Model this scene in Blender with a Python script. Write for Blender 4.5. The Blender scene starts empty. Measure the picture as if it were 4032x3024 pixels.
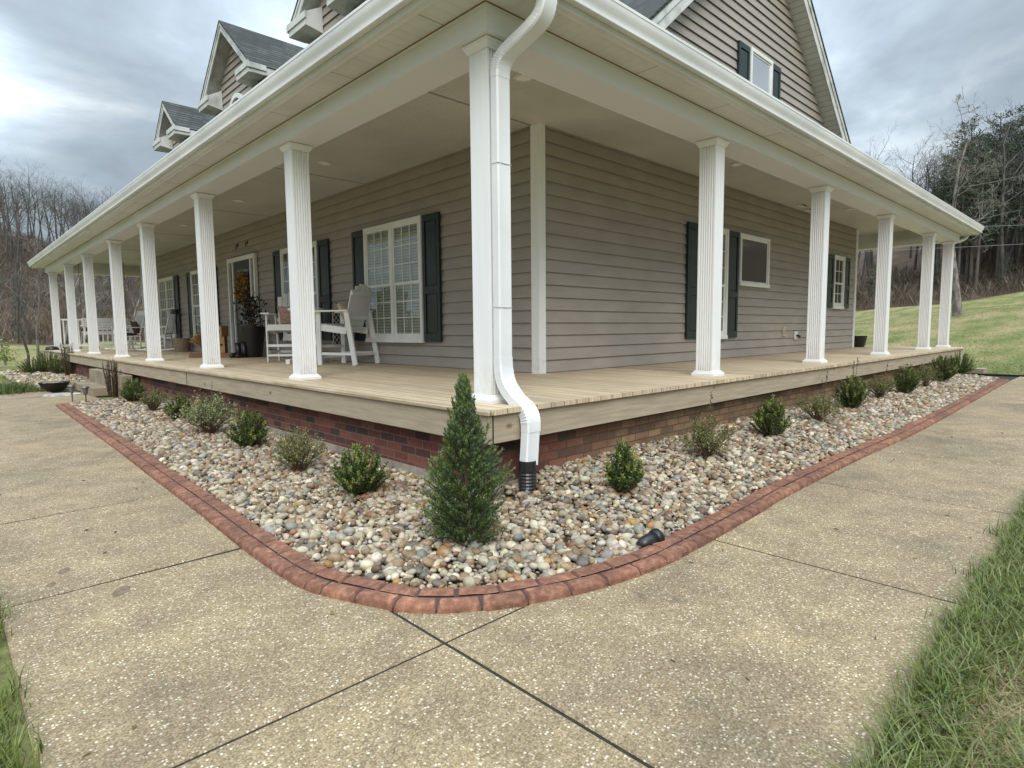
import bpy, bmesh, math, random
import numpy as np
from mathutils import Vector, Matrix
R = math.radians
rnd = random.Random(7)
nrg = np.random.default_rng(11)
scene = bpy.context.scene
col = scene.collection
# ------------------------------------------------------------------ camera
CAM = Vector((-2.5173, -2.848, 0.5124))
yaw, pitch, roll = R(46.2182), R(-5.1922), R(-0.5277)
fw = Vector((math.cos(yaw) * math.cos(pitch), math.sin(yaw) * math.cos(pitch), math.sin(pitch)))
rt = Vector((math.sin(yaw), -math.cos(yaw), 0))
up = rt.cross(fw)
rt2 = rt * math.cos(roll) + up * math.sin(roll)
up2 = -rt * math.sin(roll) + up * math.cos(roll)
cd = bpy.data.cameras.new('camera'); cam = bpy.data.objects.new('camera', cd); col.objects.link(cam)
cam.matrix_world = Matrix(((rt2.x, up2.x, -fw.x, CAM.x), (rt2.y, up2.y, -fw.y, CAM.y), (rt2.z, up2.z, -fw.z, CAM.z), (0, 0, 0, 1)))
cd.sensor_fit = 'HORIZONTAL'; cd.sensor_width = 36.0; cd.lens = 36.0 * 2366.5 / 4032.0
cd.clip_start = 0.05; cd.clip_end = 2000
scene.camera = cam
# ------------------------------------------------------------------ light
LOBES = ((.378, .807, .454, 60, 1.5), (.864, .299, .404, 200, 1.2), (.113, .974, .194, 200, .25), (.933, .265, .244, 160, .6), (.02, .96, .30, 300, .4))
SUN_EL, SUN_AZ = R(42), R(232)          # azimuth measured from +X counter-clockwise
w = bpy.data.worlds.new('World'); scene.world = w; w.use_nodes = True
nt = w.node_tree; nt.nodes.clear()
def N(t, typ, **kw):
    n = t.nodes.new(typ)
    for k, v in kw.items(): setattr(n, k, v)
    return n
out = N(nt, 'ShaderNodeOutputWorld'); bg = N(nt, 'ShaderNodeBackground'); bg.inputs['Strength'].default_value = 0.1
sky = N(nt, 'ShaderNodeTexSky', sky_type='NISHITA', sun_disc=False)
sky.sun_elevation = SUN_EL; sky.sun_rotation = R(90) - SUN_AZ; sky.air_density = 1.0; sky.dust_density = 2.0
tc = N(nt, 'ShaderNodeTexCoord'); sep = N(nt, 'ShaderNodeSeparateXYZ')
nt.links.new(tc.outputs['Generated'], sep.inputs[0])
def M(t, op, a=None, b=None, c=None, clamp=False):
    n = N(t, 'ShaderNodeMath', operation=op); n.use_clamp = clamp
    for i, v in enumerate((a, b, c)):
        if v is None: continue
        if isinstance(v, (int, float)): n.inputs[i].default_value = v
        else: t.links.new(v, n.inputs[i])
    return n.outputs[0]
zc = M(nt, 'MAXIMUM', sep.outputs[2], 0.0)
den = M(nt, 'ADD', zc, 0.22)
px = M(nt, 'DIVIDE', sep.outputs[0], den); py = M(nt, 'DIVIDE', sep.outputs[1], den)
comb = N(nt, 'ShaderNodeCombineXYZ'); nt.links.new(px, comb.inputs[0]); nt.links.new(py, comb.inputs[1])
n1 = N(nt, 'ShaderNodeTexNoise'); n1.inputs['Scale'].default_value = 1.5; n1.inputs['Detail'].default_value = 7; n1.inputs['Roughness'].default_value = 0.55; n1.inputs['Distortion'].default_value = 0.35
nt.links.new(comb.outputs[0], n1.inputs['Vector'])
rampc = N(nt, 'ShaderNodeValToRGB'); e = rampc.color_ramp.elements
e[0].position = 0.36; e[0].color = (2.7, 3.25, 3.85, 1); e[1].position = 0.68; e[1].color = (6.4, 6.9, 7.2, 1)
m_ = rampc.color_ramp.elements.new(0.48); m_.color = (3.2, 3.85, 4.45, 1)
m_ = rampc.color_ramp.elements.new(0.57); m_.color = (4.1, 4.75, 5.25, 1)
nt.links.new(n1.outputs[0], rampc.inputs[0])
n2 = N(nt, 'ShaderNodeTexNoise'); n2.inputs['Scale'].default_value = 0.55; n2.inputs['Detail'].default_value = 3
mp = N(nt, 'ShaderNodeMapping'); mp.inputs['Location'].default_value = (3.1, 1.7, 0); nt.links.new(comb.outputs[0], mp.inputs[0]); nt.links.new(mp.outputs[0], n2.inputs['Vector'])
gap = M(nt, 'MULTIPLY', M(nt, 'SUBTRACT', n2.outputs[0], 0.62, clamp=True), 2.0, clamp=True)
mix = N(nt, 'ShaderNodeMix', data_type='RGBA'); nt.links.new(gap, mix.inputs[0]); nt.links.new(rampc.outputs[0], mix.inputs[6]); nt.links.new(sky.outputs[0], mix.inputs[7])
# thinner cloud in a few directions
geo = tc.outputs['Generated']; brk = None
for (dx, dy, dz, pw, amt) in LOBES:
    dp = N(nt, 'ShaderNodeVectorMath', operation='DOT_PRODUCT'); nt.links.new(geo, dp.inputs[0]); dp.inputs[1].default_value = (dx, dy, dz)
    l_ = M(nt, 'MULTIPLY', M(nt, 'POWER', M(nt, 'MAXIMUM', dp.outputs['Value'], 0.0), pw), amt); brk = l_ if brk is None else M(nt, 'ADD', brk, l_)
brk = M(nt, 'MULTIPLY', brk, M(nt, 'ADD', M(nt, 'MULTIPLY', M(nt, 'SUBTRACT', n1.outputs[0], .36, clamp=True), 2.6), .42))
# overcast zenith, exaggerated to light the scene while the visible sky stays dim
zen = M(nt, 'ADD', M(nt, 'MULTIPLY', M(nt, 'POWER', zc, 3.5), 6.3), 0.98)
zen = M(nt, 'ADD', zen, brk)
sc_ = N(nt, 'ShaderNodeVectorMath', operation='SCALE'); nt.links.new(mix.outputs[2], sc_.inputs[0]); nt.links.new(zen, sc_.inputs['Scale'])
nt.links.new(sc_.outputs[0], bg.inputs['Color']); nt.links.new(bg.outputs[0], out.inputs['Surface'])
sd = bpy.data.lights.new('sun', 'SUN'); sun = bpy.data.objects.new('sun', sd); col.objects.link(sun)
sd.energy = 2.5; sd.angle = R(38); sd.color = (1.0, 0.97, 0.92)
sv = Vector((math.cos(SUN_EL) * math.cos(SUN_AZ), math.cos(SUN_EL) * math.sin(SUN_AZ), math.sin(SUN_EL)))
sun.rotation_euler = sv.to_track_quat('Z', 'Y').to_euler()
sun.location = sv * 60
scene.view_settings.view_transform = 'Standard'; scene.view_settings.look = 'None'
scene.view_settings.exposure = 0.24; scene.view_settings.gamma = 1.0
# ------------------------------------------------------------------ materials
MATS = {}
def mat(name, base=(.5, .5, .5), rough=.6, var=None, vscale=4.0, stretch=None, bump=0.0, bscale=None, spec=.5, detail=5, ramp=(.35, .65), metallic=0.0, attr=False, transl=0.0):
    m = bpy.data.materials.new(name); m.use_nodes = True; MATS[name] = m
    t = m.node_tree; b = t.nodes['Principled BSDF']
    b.inputs['Base Color'].default_value = (*base, 1); b.inputs['Roughness'].default_value = rough
    b.inputs['Specular IOR Level'].default_value = spec; b.inputs['Metallic'].default_value = metallic
    src = None
    if var is not None or bump:
        tcn = N(t, 'ShaderNodeTexCoord'); v = tcn.outputs['Object']
        if stretch:
            mpn = N(t, 'ShaderNodeMapping'); mpn.inputs['Scale'].default_value = stretch; t.links.new(v, mpn.inputs[0]); v = mpn.outputs[0]
        nz = N(t, 'ShaderNodeTexNoise'); nz.inputs['Scale'].default_value = vscale; nz.inputs['Detail'].default_value = detail; t.links.new(v, nz.inputs['Vector'])
        if var is not None:
            r = N(t, 'ShaderNodeValToRGB'); r.color_ramp.elements[0].position = ramp[0]; r.color_ramp.elements[1].position = ramp[1]
            r.color_ramp.elements[0].color = (*var, 1); r.color_ramp.elements[1].color = (*base, 1)
            t.links.new(nz.outputs[0], r.inputs[0]); src = r.outputs[0]
        if bump:
            nb = nz
            if bscale:
                nb = N(t, 'ShaderNodeTexNoise'); nb.inputs['Scale'].default_value = bscale; nb.inputs['Detail'].default_value = 4; t.links.new(v, nb.inputs['Vector'])
            bp = N(t, 'ShaderNodeBump'); bp.inputs['Strength'].default_value = bump; bp.inputs['Distance'].default_value = .01
            t.links.new(nb.outputs[0], bp.inputs['Height']); t.links.new(bp.outputs[0], b.inputs['Normal'])
    if attr:
        a = N(t, 'ShaderNodeAttribute'); a.attribute_name = 'col'
        if src is not None:
            mx = N(t, 'ShaderNodeMix', data_type='RGBA', blend_type='MULTIPLY'); mx.inputs[0].default_value = 1
            t.links.new(a.outputs['Color'], mx.inputs[6]); t.links.new(src, mx.inputs[7]); src = mx.outputs[2]
        else: src = a.outputs['Color']
    if src is not None: t.links.new(src, b.inputs['Base Color'])
    if transl:
        tl = N(t, 'ShaderNodeBsdfTranslucent'); mxs = N(t, 'ShaderNodeMixShader'); mxs.inputs[0].default_value = transl
        if src is not None: t.links.new(src, tl.inputs[0])
        else: tl.inputs[0].default_value = (*base, 1)
        o = t.nodes['Material Output']; t.links.new(b.outputs[0], mxs.inputs[1]); t.links.new(tl.outputs[0], mxs.inputs[2]); t.links.new(mxs.outputs[0], o.inputs['Surface'])
    return m
mat('white_vinyl', (.80, .81, .815), .34, var=(.755, .765, .77), vscale=2.5, stretch=(6, 6, .4), bump=.015, bscale=30)
mat('white_paint', (.78, .785, .775), .4, var=(.66, .67, .65), vscale=2.3, bump=.05, bscale=60)
mat('white_metal', (.75, .765, .775), .28, var=(.64, .66, .67), vscale=1.6, bump=.04, bscale=12)
mat('ceiling_seam', (.27, .26, .22), .6)
mat('soffit_white', (.67, .685, .675), .45, var=(.58, .59, .575), vscale=1.7, bump=.03, bscale=40)
mat('dim_soffit', (.40, .40, .37), .6, var=(.26, .26, .24), vscale=4)  # soffit white with the dormer shade painted in; downspout seams reuse it
mat('weathered_white', (.58, .59, .57), .5, var=(.30, .32, .30), vscale=3.0, bump=.1, bscale=20, ramp=(.3, .55))
mat('siding', (.345, .308, .272), .5, var=(.305, .272, .240), vscale=2.2, stretch=(1, 1, 3), bump=.12, bscale=45)
mat('shutter_green', (.011, .026, .025), .42, var=(.008, .019, .019), vscale=7, bump=.05, bscale=50)
mat('black_plastic', (.012, .012, .013), .35, var=(.02, .02, .02), vscale=9)
mat('dark_pot', (.009, .008, .008), .4, var=(.016, .014, .012), vscale=6)
mat('black_rubber', (.008, .008, .008), .4)
mat('concrete_footing', (.36, .32, .26), .9, var=(.22, .19, .15), vscale=7, bump=.5, bscale=50)
mat('step_concrete', (.29, .235, .165), .9, var=(.19, .155, .105), vscale=4, bump=.5, bscale=90)
mat('fascia_wood', (.40, .335, .245), .75, var=(.29, .235, .165), vscale=5, stretch=(.5, .5, 7), bump=.25, bscale=22, ramp=(.28, .68))
_t = MATS['fascia_wood'].node_tree; _b = _t.nodes['Principled BSDF']; _c = N(_t, 'ShaderNodeTexCoord'); _m = N(_t, 'ShaderNodeMapping'); _m.inputs['Scale'].default_value = (1, 1, 1.7); _t.links.new(_c.outputs['Object'], _m.inputs[0])
_v = N(_t, 'ShaderNodeTexVoronoi'); _v.inputs['Scale'].default_value = 2.6; _t.links.new(_m.outputs[0], _v.inputs['Vector']); _r = N(_t, 'ShaderNodeValToRGB'); _r.color_ramp.elements[0].position = .035; _r.color_ramp.elements[0].color = (.42, .34, .28, 1); _r.color_ramp.elements[1].position = .11; _r.color_ramp.elements[1].color = (1, 1, 1, 1); _t.links.new(_v.outputs['Distance'], _r.inputs[0])
_x = N(_t, 'ShaderNodeMix', data_type='RGBA', blend_type='MULTIPLY'); _x.inputs[0].default_value = 1; _t.links.new(_b.inputs['Base Color'].links[0].from_socket, _x.inputs[6]); _t.links.new(_r.outputs[0], _x.inputs[7]); _t.links.new(_x.outputs[2], _b.inputs['Base Color'])
mat('joint_fill', (.030, .024, .017), 1, var=(.014, .012, .008), vscale=30)
_t = MATS['white_vinyl'].node_tree; _b = _t.nodes['Principled BSDF']; _c = N(_t, 'ShaderNodeTexCoord'); _s = N(_t, 'ShaderNodeSeparateXYZ'); _t.links.new(_c.outputs['Object'], _s.inputs[0])
_n = N(_t, 'ShaderNodeTexNoise'); _n.inputs['Scale'].default_value = 16; _n.inputs['Detail'].default_value = 6; _t.links.new(_c.outputs['Object'], _n.inputs['Vector'])
_f = M(_t, 'MULTIPLY', M(_t, 'SUBTRACT', 1.0, M(_t, 'DIVIDE', _s.outputs[2], .30), clamp=True), M(_t, 'MULTIPLY', M(_t, 'SUBTRACT', _n.outputs[0], .36, clamp=True), 2.2, clamp=True))
_x = N(_t, 'ShaderNodeMix', data_type='RGBA'); _t.links.new(_f, _x.inputs[0]); _t.links.new(_b.inputs['Base Color'].links[0].from_socket, _x.inputs[6]); _x.inputs[7].default_value = (.56, .52, .45, 1); _t.links.new(_x.outputs[2], _b.inputs['Base Color'])
mat('door_dark', (.012, .016, .014), .35)
mat('blind', (.40, .42, .36), .6)
mat('brass', (.45, .33, .12), .35, metallic=1)
mat('grey_metal', (.16, .15, .14), .4, metallic=.7)
mat('straw', (.40, .26, .11), .9, var=(.26, .16, .06), vscale=20)
mat('cardboard', (.36, .22, .12), .85, var=(.30, .18, .09), vscale=5)
mat('cardboard_dark', (.20, .10, .055), .85)
mat('tape', (.55, .42, .30), .4)
mat('ink', (.02, .018, .016), .7)
mat('bark', (.15, .13, .11), .95, var=(.075, .065, .055), vscale=6, stretch=(3, 3, .7), bump=.8, bscale=9)
mat('pale_bark', (.22, .20, .18), .9, var=(.10, .088, .075), vscale=2.2, stretch=(2, 2, 1), bump=.6, bscale=8, ramp=(.38, .56))
mat('grey_bark', (.105, .097, .09), .95, var=(.06, .055, .05), vscale=1.2)
mat('brown_twig', (.11, .065, .04), .9)
mat('leaf', (.08, .12, .03), .45, attr=True, transl=.22)
mat('needle', (.03, .06, .02), .6, attr=True, transl=.1)
mat('grassblade', (.1, .15, .03), .5, attr=True, transl=.3)
mat('pebble', (1, 1, 1), .62, var=(.74, .72, .70), vscale=60, attr=True, bump=.12, bscale=200, detail=3)
mat('soil', (.055, .042, .03), 1, var=(.03, .023, .016), vscale=20, bump=.6, bscale=40)
mat('outlet_beige', (.55, .48, .34), .5)
mat('pillow_pink', (.52, .42, .36), .9, var=(.34, .17, .15), vscale=9, ramp=(.46, .54))
mat('pillow_cream', (.55, .49, .36), .9, var=(.47, .41, .29), vscale=14)
mat('plaid_red', (.10, .03, .028), .9, var=(.025, .02, .022), vscale=16, ramp=(.47, .53))
mat('basket', (.26, .20, .14), .9, var=(.16, .12, .08), vscale=30, bump=.5)
mat('mosaic', (.50, .44, .42), .7, var=(.24, .22, .25), vscale=7, ramp=(.45, .55))
mat('cable', (.25, .24, .23), .6)
mat('light_lens', (.80, .78, .70), .3)
mat('smoked_lens', (.16, .14, .12), .25)

def glass_mat(name, fac, tint=(.8, .85, .82)):
    m = bpy.data.materials.new(name); m.use_nodes = True; MATS[name] = m; t = m.node_tree; t.nodes.clear()
    o = N(t, 'ShaderNodeOutputMaterial'); g = N(t, 'ShaderNodeBsdfGlossy'); g.inputs['Roughness'].default_value = .02
    tr = N(t, 'ShaderNodeBsdfTransparent'); tr.inputs[0].default_value = (*tint, 1)
    fr = N(t, 'ShaderNodeFresnel'); fr.inputs['IOR'].default_value = 1.5
    a = M(t, 'ADD', M(t, 'MULTIPLY', fr.outputs[0], .20), fac, clamp=True); mx = N(t, 'ShaderNodeMixShader')
    t.links.new(a, mx.inputs[0]); t.links.new(tr.outputs[0], mx.inputs[1]); t.links.new(g.outputs[0], mx.inputs[2]); t.links.new(mx.outputs[0], o.inputs['Surface'])
glass_mat('glass', .02)
m = mat('dark_glass', (.035, .04, .038), .08, spec=.7)
m = mat('sky_glass', (.10, .11, .12), .03, spec=1.0, metallic=.75)
MATS['sky_glass'].node_tree.nodes['Principled BSDF'].inputs['Base Color'].default_value = (.62, .62, .64, 1)

def tex_mat(name):
    m = bpy.data.materials.new(name); m.use_nodes = True; MATS[name] = m
    t = m.node_tree; b = t.nodes['Principled BSDF']; c = N(t, 'ShaderNodeTexCoord')
    return t, b, c.outputs['Object']
def ramp(t, src, stops):
    r = N(t, 'ShaderNodeValToRGB'); el = r.color_ramp.elements
    while len(el) < len(stops): el.new(.5)
    for x, (p, cc) in zip(el, stops): x.position = p; x.color = (*cc, 1)
    t.links.new(src, r.inputs[0]); return r.outputs[0]
def noise(t, v, s, d=4, rough=.5, dist=0.0):
    n = N(t, 'ShaderNodeTexNoise'); n.inputs['Scale'].default_value = s; n.inputs['Detail'].default_value = d; n.inputs['Roughness'].default_value = rough
    n.inputs['Distortion'].default_value = dist
    t.links.new(v, n.inputs['Vector']); return n.outputs[0]
def mixc(t, f, a, b, mode='MIX'):
    n = N(t, 'ShaderNodeMix', data_type='RGBA', blend_type=mode)
    for i, v in ((0, f), (6, a), (7, b)):
        if isinstance(v, (int, float)): n.inputs[i].default_value = v
        elif isinstance(v, tuple): n.inputs[i].default_value = (*v, 1)
        else: t.links.new(v, n.inputs[i])
    return n.outputs[2]
def bump(t, b, h, s, d=.01):
    n = N(t, 'ShaderNodeBump'); n.inputs['Strength'].default_value = s; n.inputs['Distance'].default_value = d
    t.links.new(h, n.inputs['Height']); t.links.new(n.outputs[0], b.inputs['Normal'])
def mapping(t, v, scale=(1, 1, 1), rot=(0, 0, 0), loc=(0, 0, 0)):
    n = N(t, 'ShaderNodeMapping'); n.inputs['Scale'].default_value = scale; n.inputs['Rotation'].default_value = rot; n.inputs['Location'].default_value = loc
    t.links.new(v, n.inputs[0]); return n.outputs[0]

# exposed aggregate paving
t, b, v = tex_mat('aggregate')
vo = N(t, 'ShaderNodeTexVoronoi'); vo.inputs['Scale'].default_value = 112; t.links.new(noise(t, v, 1, 0) and v, vo.inputs['Vector'])
vs = N(t, 'ShaderNodeTexVoronoi'); vs.inputs['Scale'].default_value = 190; t.links.new(v, vs.inputs['Vector'])
sepc = N(t, 'ShaderNodeSeparateColor'); t.links.new(vo.outputs['Color'], sepc.inputs[0])
seps = N(t, 'ShaderNodeSeparateColor'); t.links.new(vs.outputs['Color'], seps.inputs[0])
stone = ramp(t, sepc.outputs[0], [(0, (.17, .13, .073)), (.35, (.27, .203, .115)), (.68, (.345, .272, .158)), (.86, (.44, .367, .245)), (.965, (.74, .68, .55))])
core = ramp(t, vo.outputs['Distance'], [(.28, (1, 1, 1)), (.60, (0, 0, 0))])
fine = ramp(t, seps.outputs[0], [(0, (.15, .113, .064)), (.6, (.28, .218, .125)), (1, (.40, .322, .195))])
c1 = mixc(t, core, fine, stone)
big = noise(t, v, .95, 6, .62, .5)
dark = ramp(t, big, [(.34, (1.0, .98, .985)), (.54, (.84, .825, .85)), (.70, (.60, .595, .63))])
c2 = mixc(t, 1.0, c1, dark, 'MULTIPLY')
mid = ramp(t, noise(t, v, 4.5, 4), [(.35, (.84, .83, .82)), (.65, (1.1, 1.09, 1.05))])
c3 = mixc(t, 1.0, c2, mid, 'MULTIPLY')
t.links.new(c3, b.inputs['Base Color']); b.inputs['Roughness'].default_value = .85
bump(t, b, vo.outputs['Distance'], -.45, .006)
# deck boards (run along Y, 0.14 wide)
t, b, v = tex_mat('deck_board')
sx = N(t, 'ShaderNodeSeparateXYZ'); t.links.new(v, sx.inputs[0])
bx_ = M(t, 'DIVIDE', sx.outputs[0], .14); idx = M(t, 'FLOOR', bx_); fr_ = M(t, 'FRACT', bx_)
gapm = M(t, 'MULTIPLY', M(t, 'GREATER_THAN', fr_, .03), M(t, 'LESS_THAN', fr_, .97))
cx_ = N(t, 'ShaderNodeCombineXYZ'); t.links.new(idx, cx_.inputs[0]); wn = N(t, 'ShaderNodeTexWhiteNoise'); t.links.new(cx_.outputs[0], wn.inputs['Vector'])
gv = mapping(t, v, (24, 1.1, 1)); addv = N(t, 'ShaderNodeVectorMath', operation='ADD'); t.links.new(gv, addv.inputs[0]); t.links.new(wn.outputs['Color'], addv.inputs[1])
gr = noise(t, addv.outputs[0], 2.2, 6, .6)
cw = ramp(t, gr, [(.28, (.34, .26, .165)), (.5, (.52, .42, .285)), (.72, (.66, .56, .41))])
cw = mixc(t, 1.0, cw, ramp(t, wn.outputs[0], [(0, (.8, .8, .8)), (1, (1.12, 1.1, 1.08))]), 'MULTIPLY')
cw = mixc(t, gapm, (.13, .10, .075), cw)
t.links.new(cw, b.inputs['Base Color']); b.inputs['Roughness'].default_value = .7; bump(t, b, gr, .25)
# brick: u along wall, z up.  axis: 'X' wall runs along X, 'Y' along Y
def brick_mat(name, axis):
    t, b, v = tex_mat(name); s = N(t, 'ShaderNodeSeparateXYZ'); t.links.new(v, s.inputs[0])
    cm = N(t, 'ShaderNodeCombineXYZ'); t.links.new(s.outputs[0 if axis == 'X' else 1], cm.inputs[0]); t.links.new(s.outputs[2], cm.inputs[1])
    wob = N(t, 'ShaderNodeTexNoise'); wob.inputs['Scale'].default_value = 9; t.links.new(cm.outputs[0], wob.inputs['Vector'])
    wv = N(t, 'ShaderNodeVectorMath', operation='SCALE'); wv.inputs['Scale'].default_value = .006; t.links.new(wob.outputs['Color'], wv.inputs[0])
    av = N(t, 'ShaderNodeVectorMath', operation='ADD'); t.links.new(cm.outputs[0], av.inputs[0]); t.links.new(wv.outputs[0], av.inputs[1])
    br = N(t, 'ShaderNodeTexBrick'); br.offset = .5; br.inputs['Scale'].default_value = 1; br.inputs['Brick Width'].default_value = .2; br.inputs['Row Height'].default_value = .0645
    br.inputs['Mortar Size'].default_value = .0045; br.inputs['Mortar Smooth'].default_value = .2; br.inputs['Bias'].default_value = 0
    br.inputs['Color1'].default_value = (0, 0, 0, 1); br.inputs['Color2'].default_value = (1, 1, 1, 1); br.inputs['Mortar'].default_value = (.5, .5, .5, 1)
    t.links.new(av.outputs[0], br.inputs['Vector'])
    cc = ramp(t, br.outputs['Color'], [(0, (.040, .028, .027)), (.3, (.095, .034, .027)), (.6, (.145, .044, .032)), (1, (.20, .075, .050))])
    cc = mixc(t, 1.0, cc, ramp(t, noise(t, v, 35, 5, .65), [(.3, (.72, .70, .70)), (.7, (1.15, 1.12, 1.1))]), 'MULTIPLY')
    if axis == 'X':   # splash-back of tan soil from the bed
        msk = M(t, 'MULTIPLY', M(t, 'SMOOTHSTEP', .9, 2.2, s.outputs[0]) if False else ramp(t, M(t, 'DIVIDE', s.outputs[0], 10.0), [(.06, (0, 0, 0)), (.17, (1, 1, 1))]), ramp(t, noise(t, v, 2.0, 4), [(.25, (.35, .35, .35)), (.6, (1, 1, 1))]))
        cc = mixc(t, M(t, 'MULTIPLY', msk, .78), cc, mixc(t, 1.0, ramp(t, br.outputs['Color'], [(0, (.20, .135, .075)), (1, (.36, .26, .14))]), ramp(t, noise(t, v, 9, 4), [(.3, (.7, .65, .6)), (.7, (1, 1, 1))]), 'MULTIPLY'))
    cm2 = mixc(t, br.outputs['Fac'], cc, (.145, .112, .098) if axis == 'Y' else (.075, .055, .040))
    t.links.new(cm2, b.inputs['Base Color']); b.inputs['Roughness'].default_value = .85
    h = M(t, 'SUBTRACT', M(t, 'MULTIPLY', noise(t, v, 60, 3), .25), br.outputs['Fac']); bump(t, b, h, .7, .008)
brick_mat('brick_x', 'X'); brick_mat('brick_y', 'Y')
# shingles: courses follow z
t, b, v = tex_mat('shingle'); s = N(t, 'ShaderNodeSeparateXYZ'); t.links.new(v, s.inputs[0])
cm = N(t, 'ShaderNodeCombineXYZ'); t.links.new(M(t, 'ADD', s.outputs[0], s.outputs[1]), cm.inputs[0]); t.links.new(s.outputs[2], cm.inputs[1])
br = N(t, 'ShaderNodeTexBrick'); br.offset = .5; br.inputs['Scale'].default_value = 1; br.inputs['Brick Width'].default_value = .3; br.inputs['Row Height'].default_value = .088
br.inputs['Mortar Size'].default_value = .014; br.inputs['Mortar Smooth'].default_value = .3; br.inputs['Color1'].default_value = (0, 0, 0, 1); br.inputs['Color2'].default_value = (1, 1, 1, 1); br.inputs['Mortar'].default_value = (.4, .4, .4, 1)
t.links.new(cm.outputs[0], br.inputs['Vector'])
cc = ramp(t, br.outputs['Color'], [(0, (.026, .031, .027)), (.5, (.042, .048, .043)), (1, (.068, .075, .067))])
cc = mixc(t, 1.0, cc, ramp(t, noise(t, v, 55, 3), [(.3, (.7, .7, .7)), (.7, (1.2, 1.2, 1.2))]), 'MULTIPLY')
t.links.new(mixc(t, br.outputs['Fac'], cc, (.008, .010, .009)), b.inputs['Base Color']); b.inputs['Roughness'].default_value = .9
# beadboard ceiling (ribs along Y) and vented soffit
t, b, v = tex_mat('beadboard'); s = N(t, 'ShaderNodeSeparateXYZ'); t.links.new(v, s.inputs[0])
fr_ = M(t, 'FRACT', M(t, 'DIVIDE', s.outputs[0], .052)); g1 = M(t, 'ABSOLUTE', M(t, 'SUBTRACT', fr_, .5)); groove = M(t, 'LESS_THAN', g1, .09)
cc = ramp(t, noise(t, v, 1.3, 4), [(.35, (.48, .475, .43)), (.65, (.56, .555, .51))])
t.links.new(mixc(t, M(t, 'MULTIPLY', groove, .25), cc, (.3, .28, .22)), b.inputs['Base Color']); b.inputs['Roughness'].default_value = .5
bump(t, b, ramp(t, g1, [(.03, (0, 0, 0)), (.16, (1, 1, 1))]), .5, .006)
def soffit_mat(name, axis):
    t, b, v = tex_mat(name); s = N(t, 'ShaderNodeSeparateXYZ'); t.links.new(v, s.inputs[0]); u = s.outputs[0 if axis == 'X' else 1]
    fr_ = M(t, 'FRACT', M(t, 'DIVIDE', u, .102)); g1 = M(t, 'ABSOLUTE', M(t, 'SUBTRACT', fr_, .5)); groove = M(t, 'LESS_THAN', g1, .035)
    fb = M(t, 'FRACT', M(t, 'DIVIDE', u, 1.22)); seam = M(t, 'LESS_THAN', M(t, 'ABSOLUTE', M(t, 'SUBTRACT', fb, .5)), .006)
    cc = ramp(t, noise(t, v, 1.4, 5, .6), [(.3, (.55, .555, .53)), (.7, (.67, .68, .66))])
    cc = mixc(t, M(t, 'MULTIPLY', groove, .25), cc, (.35, .33, .27)); cc = mixc(t, M(t, 'MULTIPLY', seam, .6), cc, (.14, .13, .10))
    t.links.new(cc, b.inputs['Base Color']); b.inputs['Roughness'].default_value = .45; bump(t, b, ramp(t, g1, [(.01, (0, 0, 0)), (.08, (1, 1, 1))]), .35, .005)
soffit_mat('soffit_x', 'X'); soffit_mat('soffit_y', 'Y')
# algae-stained beam wrap
t, b, v = tex_mat('beam_white'); s = N(t, 'ShaderNodeSeparateXYZ'); t.links.new(v, s.inputs[0])
alg = M(t, 'MULTIPLY', ramp(t, M(t, 'SUBTRACT', s.outputs[2], 2.0), [(.50, (0, 0, 0)), (.60, (1, 1, 1))]), ramp(t, noise(t, v, .9, 4), [(.35, (.1, .1, .1)), (.6, (1, 1, 1))]))
alg = M(t, 'MULTIPLY', alg, ramp(t, M(t, 'DIVIDE', s.outputs[1], 10.0), [(.03, (.1, .1, .1)), (.12, (1, 1, 1))]))
t.links.new(mixc(t, M(t, 'MULTIPLY', alg, .6), (.68, .695, .70), (.27, .31, .11)), b.inputs['Base Color']); b.inputs['Roughness'].default_value = .45
# terracotta kerb
t, b, v = tex_mat('terracotta')
cc = ramp(t, noise(t, v, 26, 6, .65), [(.26, (.105, .047, .029)), (.5, (.205, .092, .057)), (.78, (.38, .21, .14))])
cc = mixc(t, 1.0, cc, ramp(t, noise(t, v, 2.2, 4), [(.3, (.62, .60, .60)), (.7, (1.22, 1.2, 1.16))]), 'MULTIPLY')
cc = mixc(t, 1.0, cc, ramp(t, noise(t, v, 7.5, 3), [(.3, (.75, .74, .74)), (.7, (1.18, 1.16, 1.14))]), 'MULTIPLY')
t.links.new(cc, b.inputs['Base Color']); b.inputs['Roughness'].default_value = .85; bump(t, b, noise(t, v, 45, 5, .7), .5, .008)
mat('kerb_joint', (.085, .05, .042), .95, var=(.05, .03, .025), vscale=18)
# lawn, field and forest floor in one sheet
t, b, v = tex_mat('ground'); s = N(t, 'ShaderNodeSeparateXYZ'); t.links.new(v, s.inputs[0])
g = ramp(t, noise(t, mapping(t, v, (.45, 1.1, 1)), .8, 6, .6), [(.34, (.30, .245, .135)), (.47, (.235, .215, .10)), (.60, (.145, .165, .056)), (.75, (.105, .135, .042))])
g = mixc(t, 1.0, g, ramp(t, noise(t, v, 9, 5, .7), [(.3, (.6, .6, .6)), (.7, (1.25, 1.25, 1.2))]), 'MULTIPLY')
litter = ramp(t, noise(t, v, .5, 6, .65), [(.3, (.060, .043, .031)), (.55, (.105, .073, .050)), (.75, (.135, .105, .075))])
fx_ = ramp(t, M(t, 'DIVIDE', M(t, 'ADD', s.outputs[0], M(t, 'MULTIPLY', noise(t, v, .25, 3), 6)), 100.0), [(.585, (0, 0, 0)), (.61, (1, 1, 1))])
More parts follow.
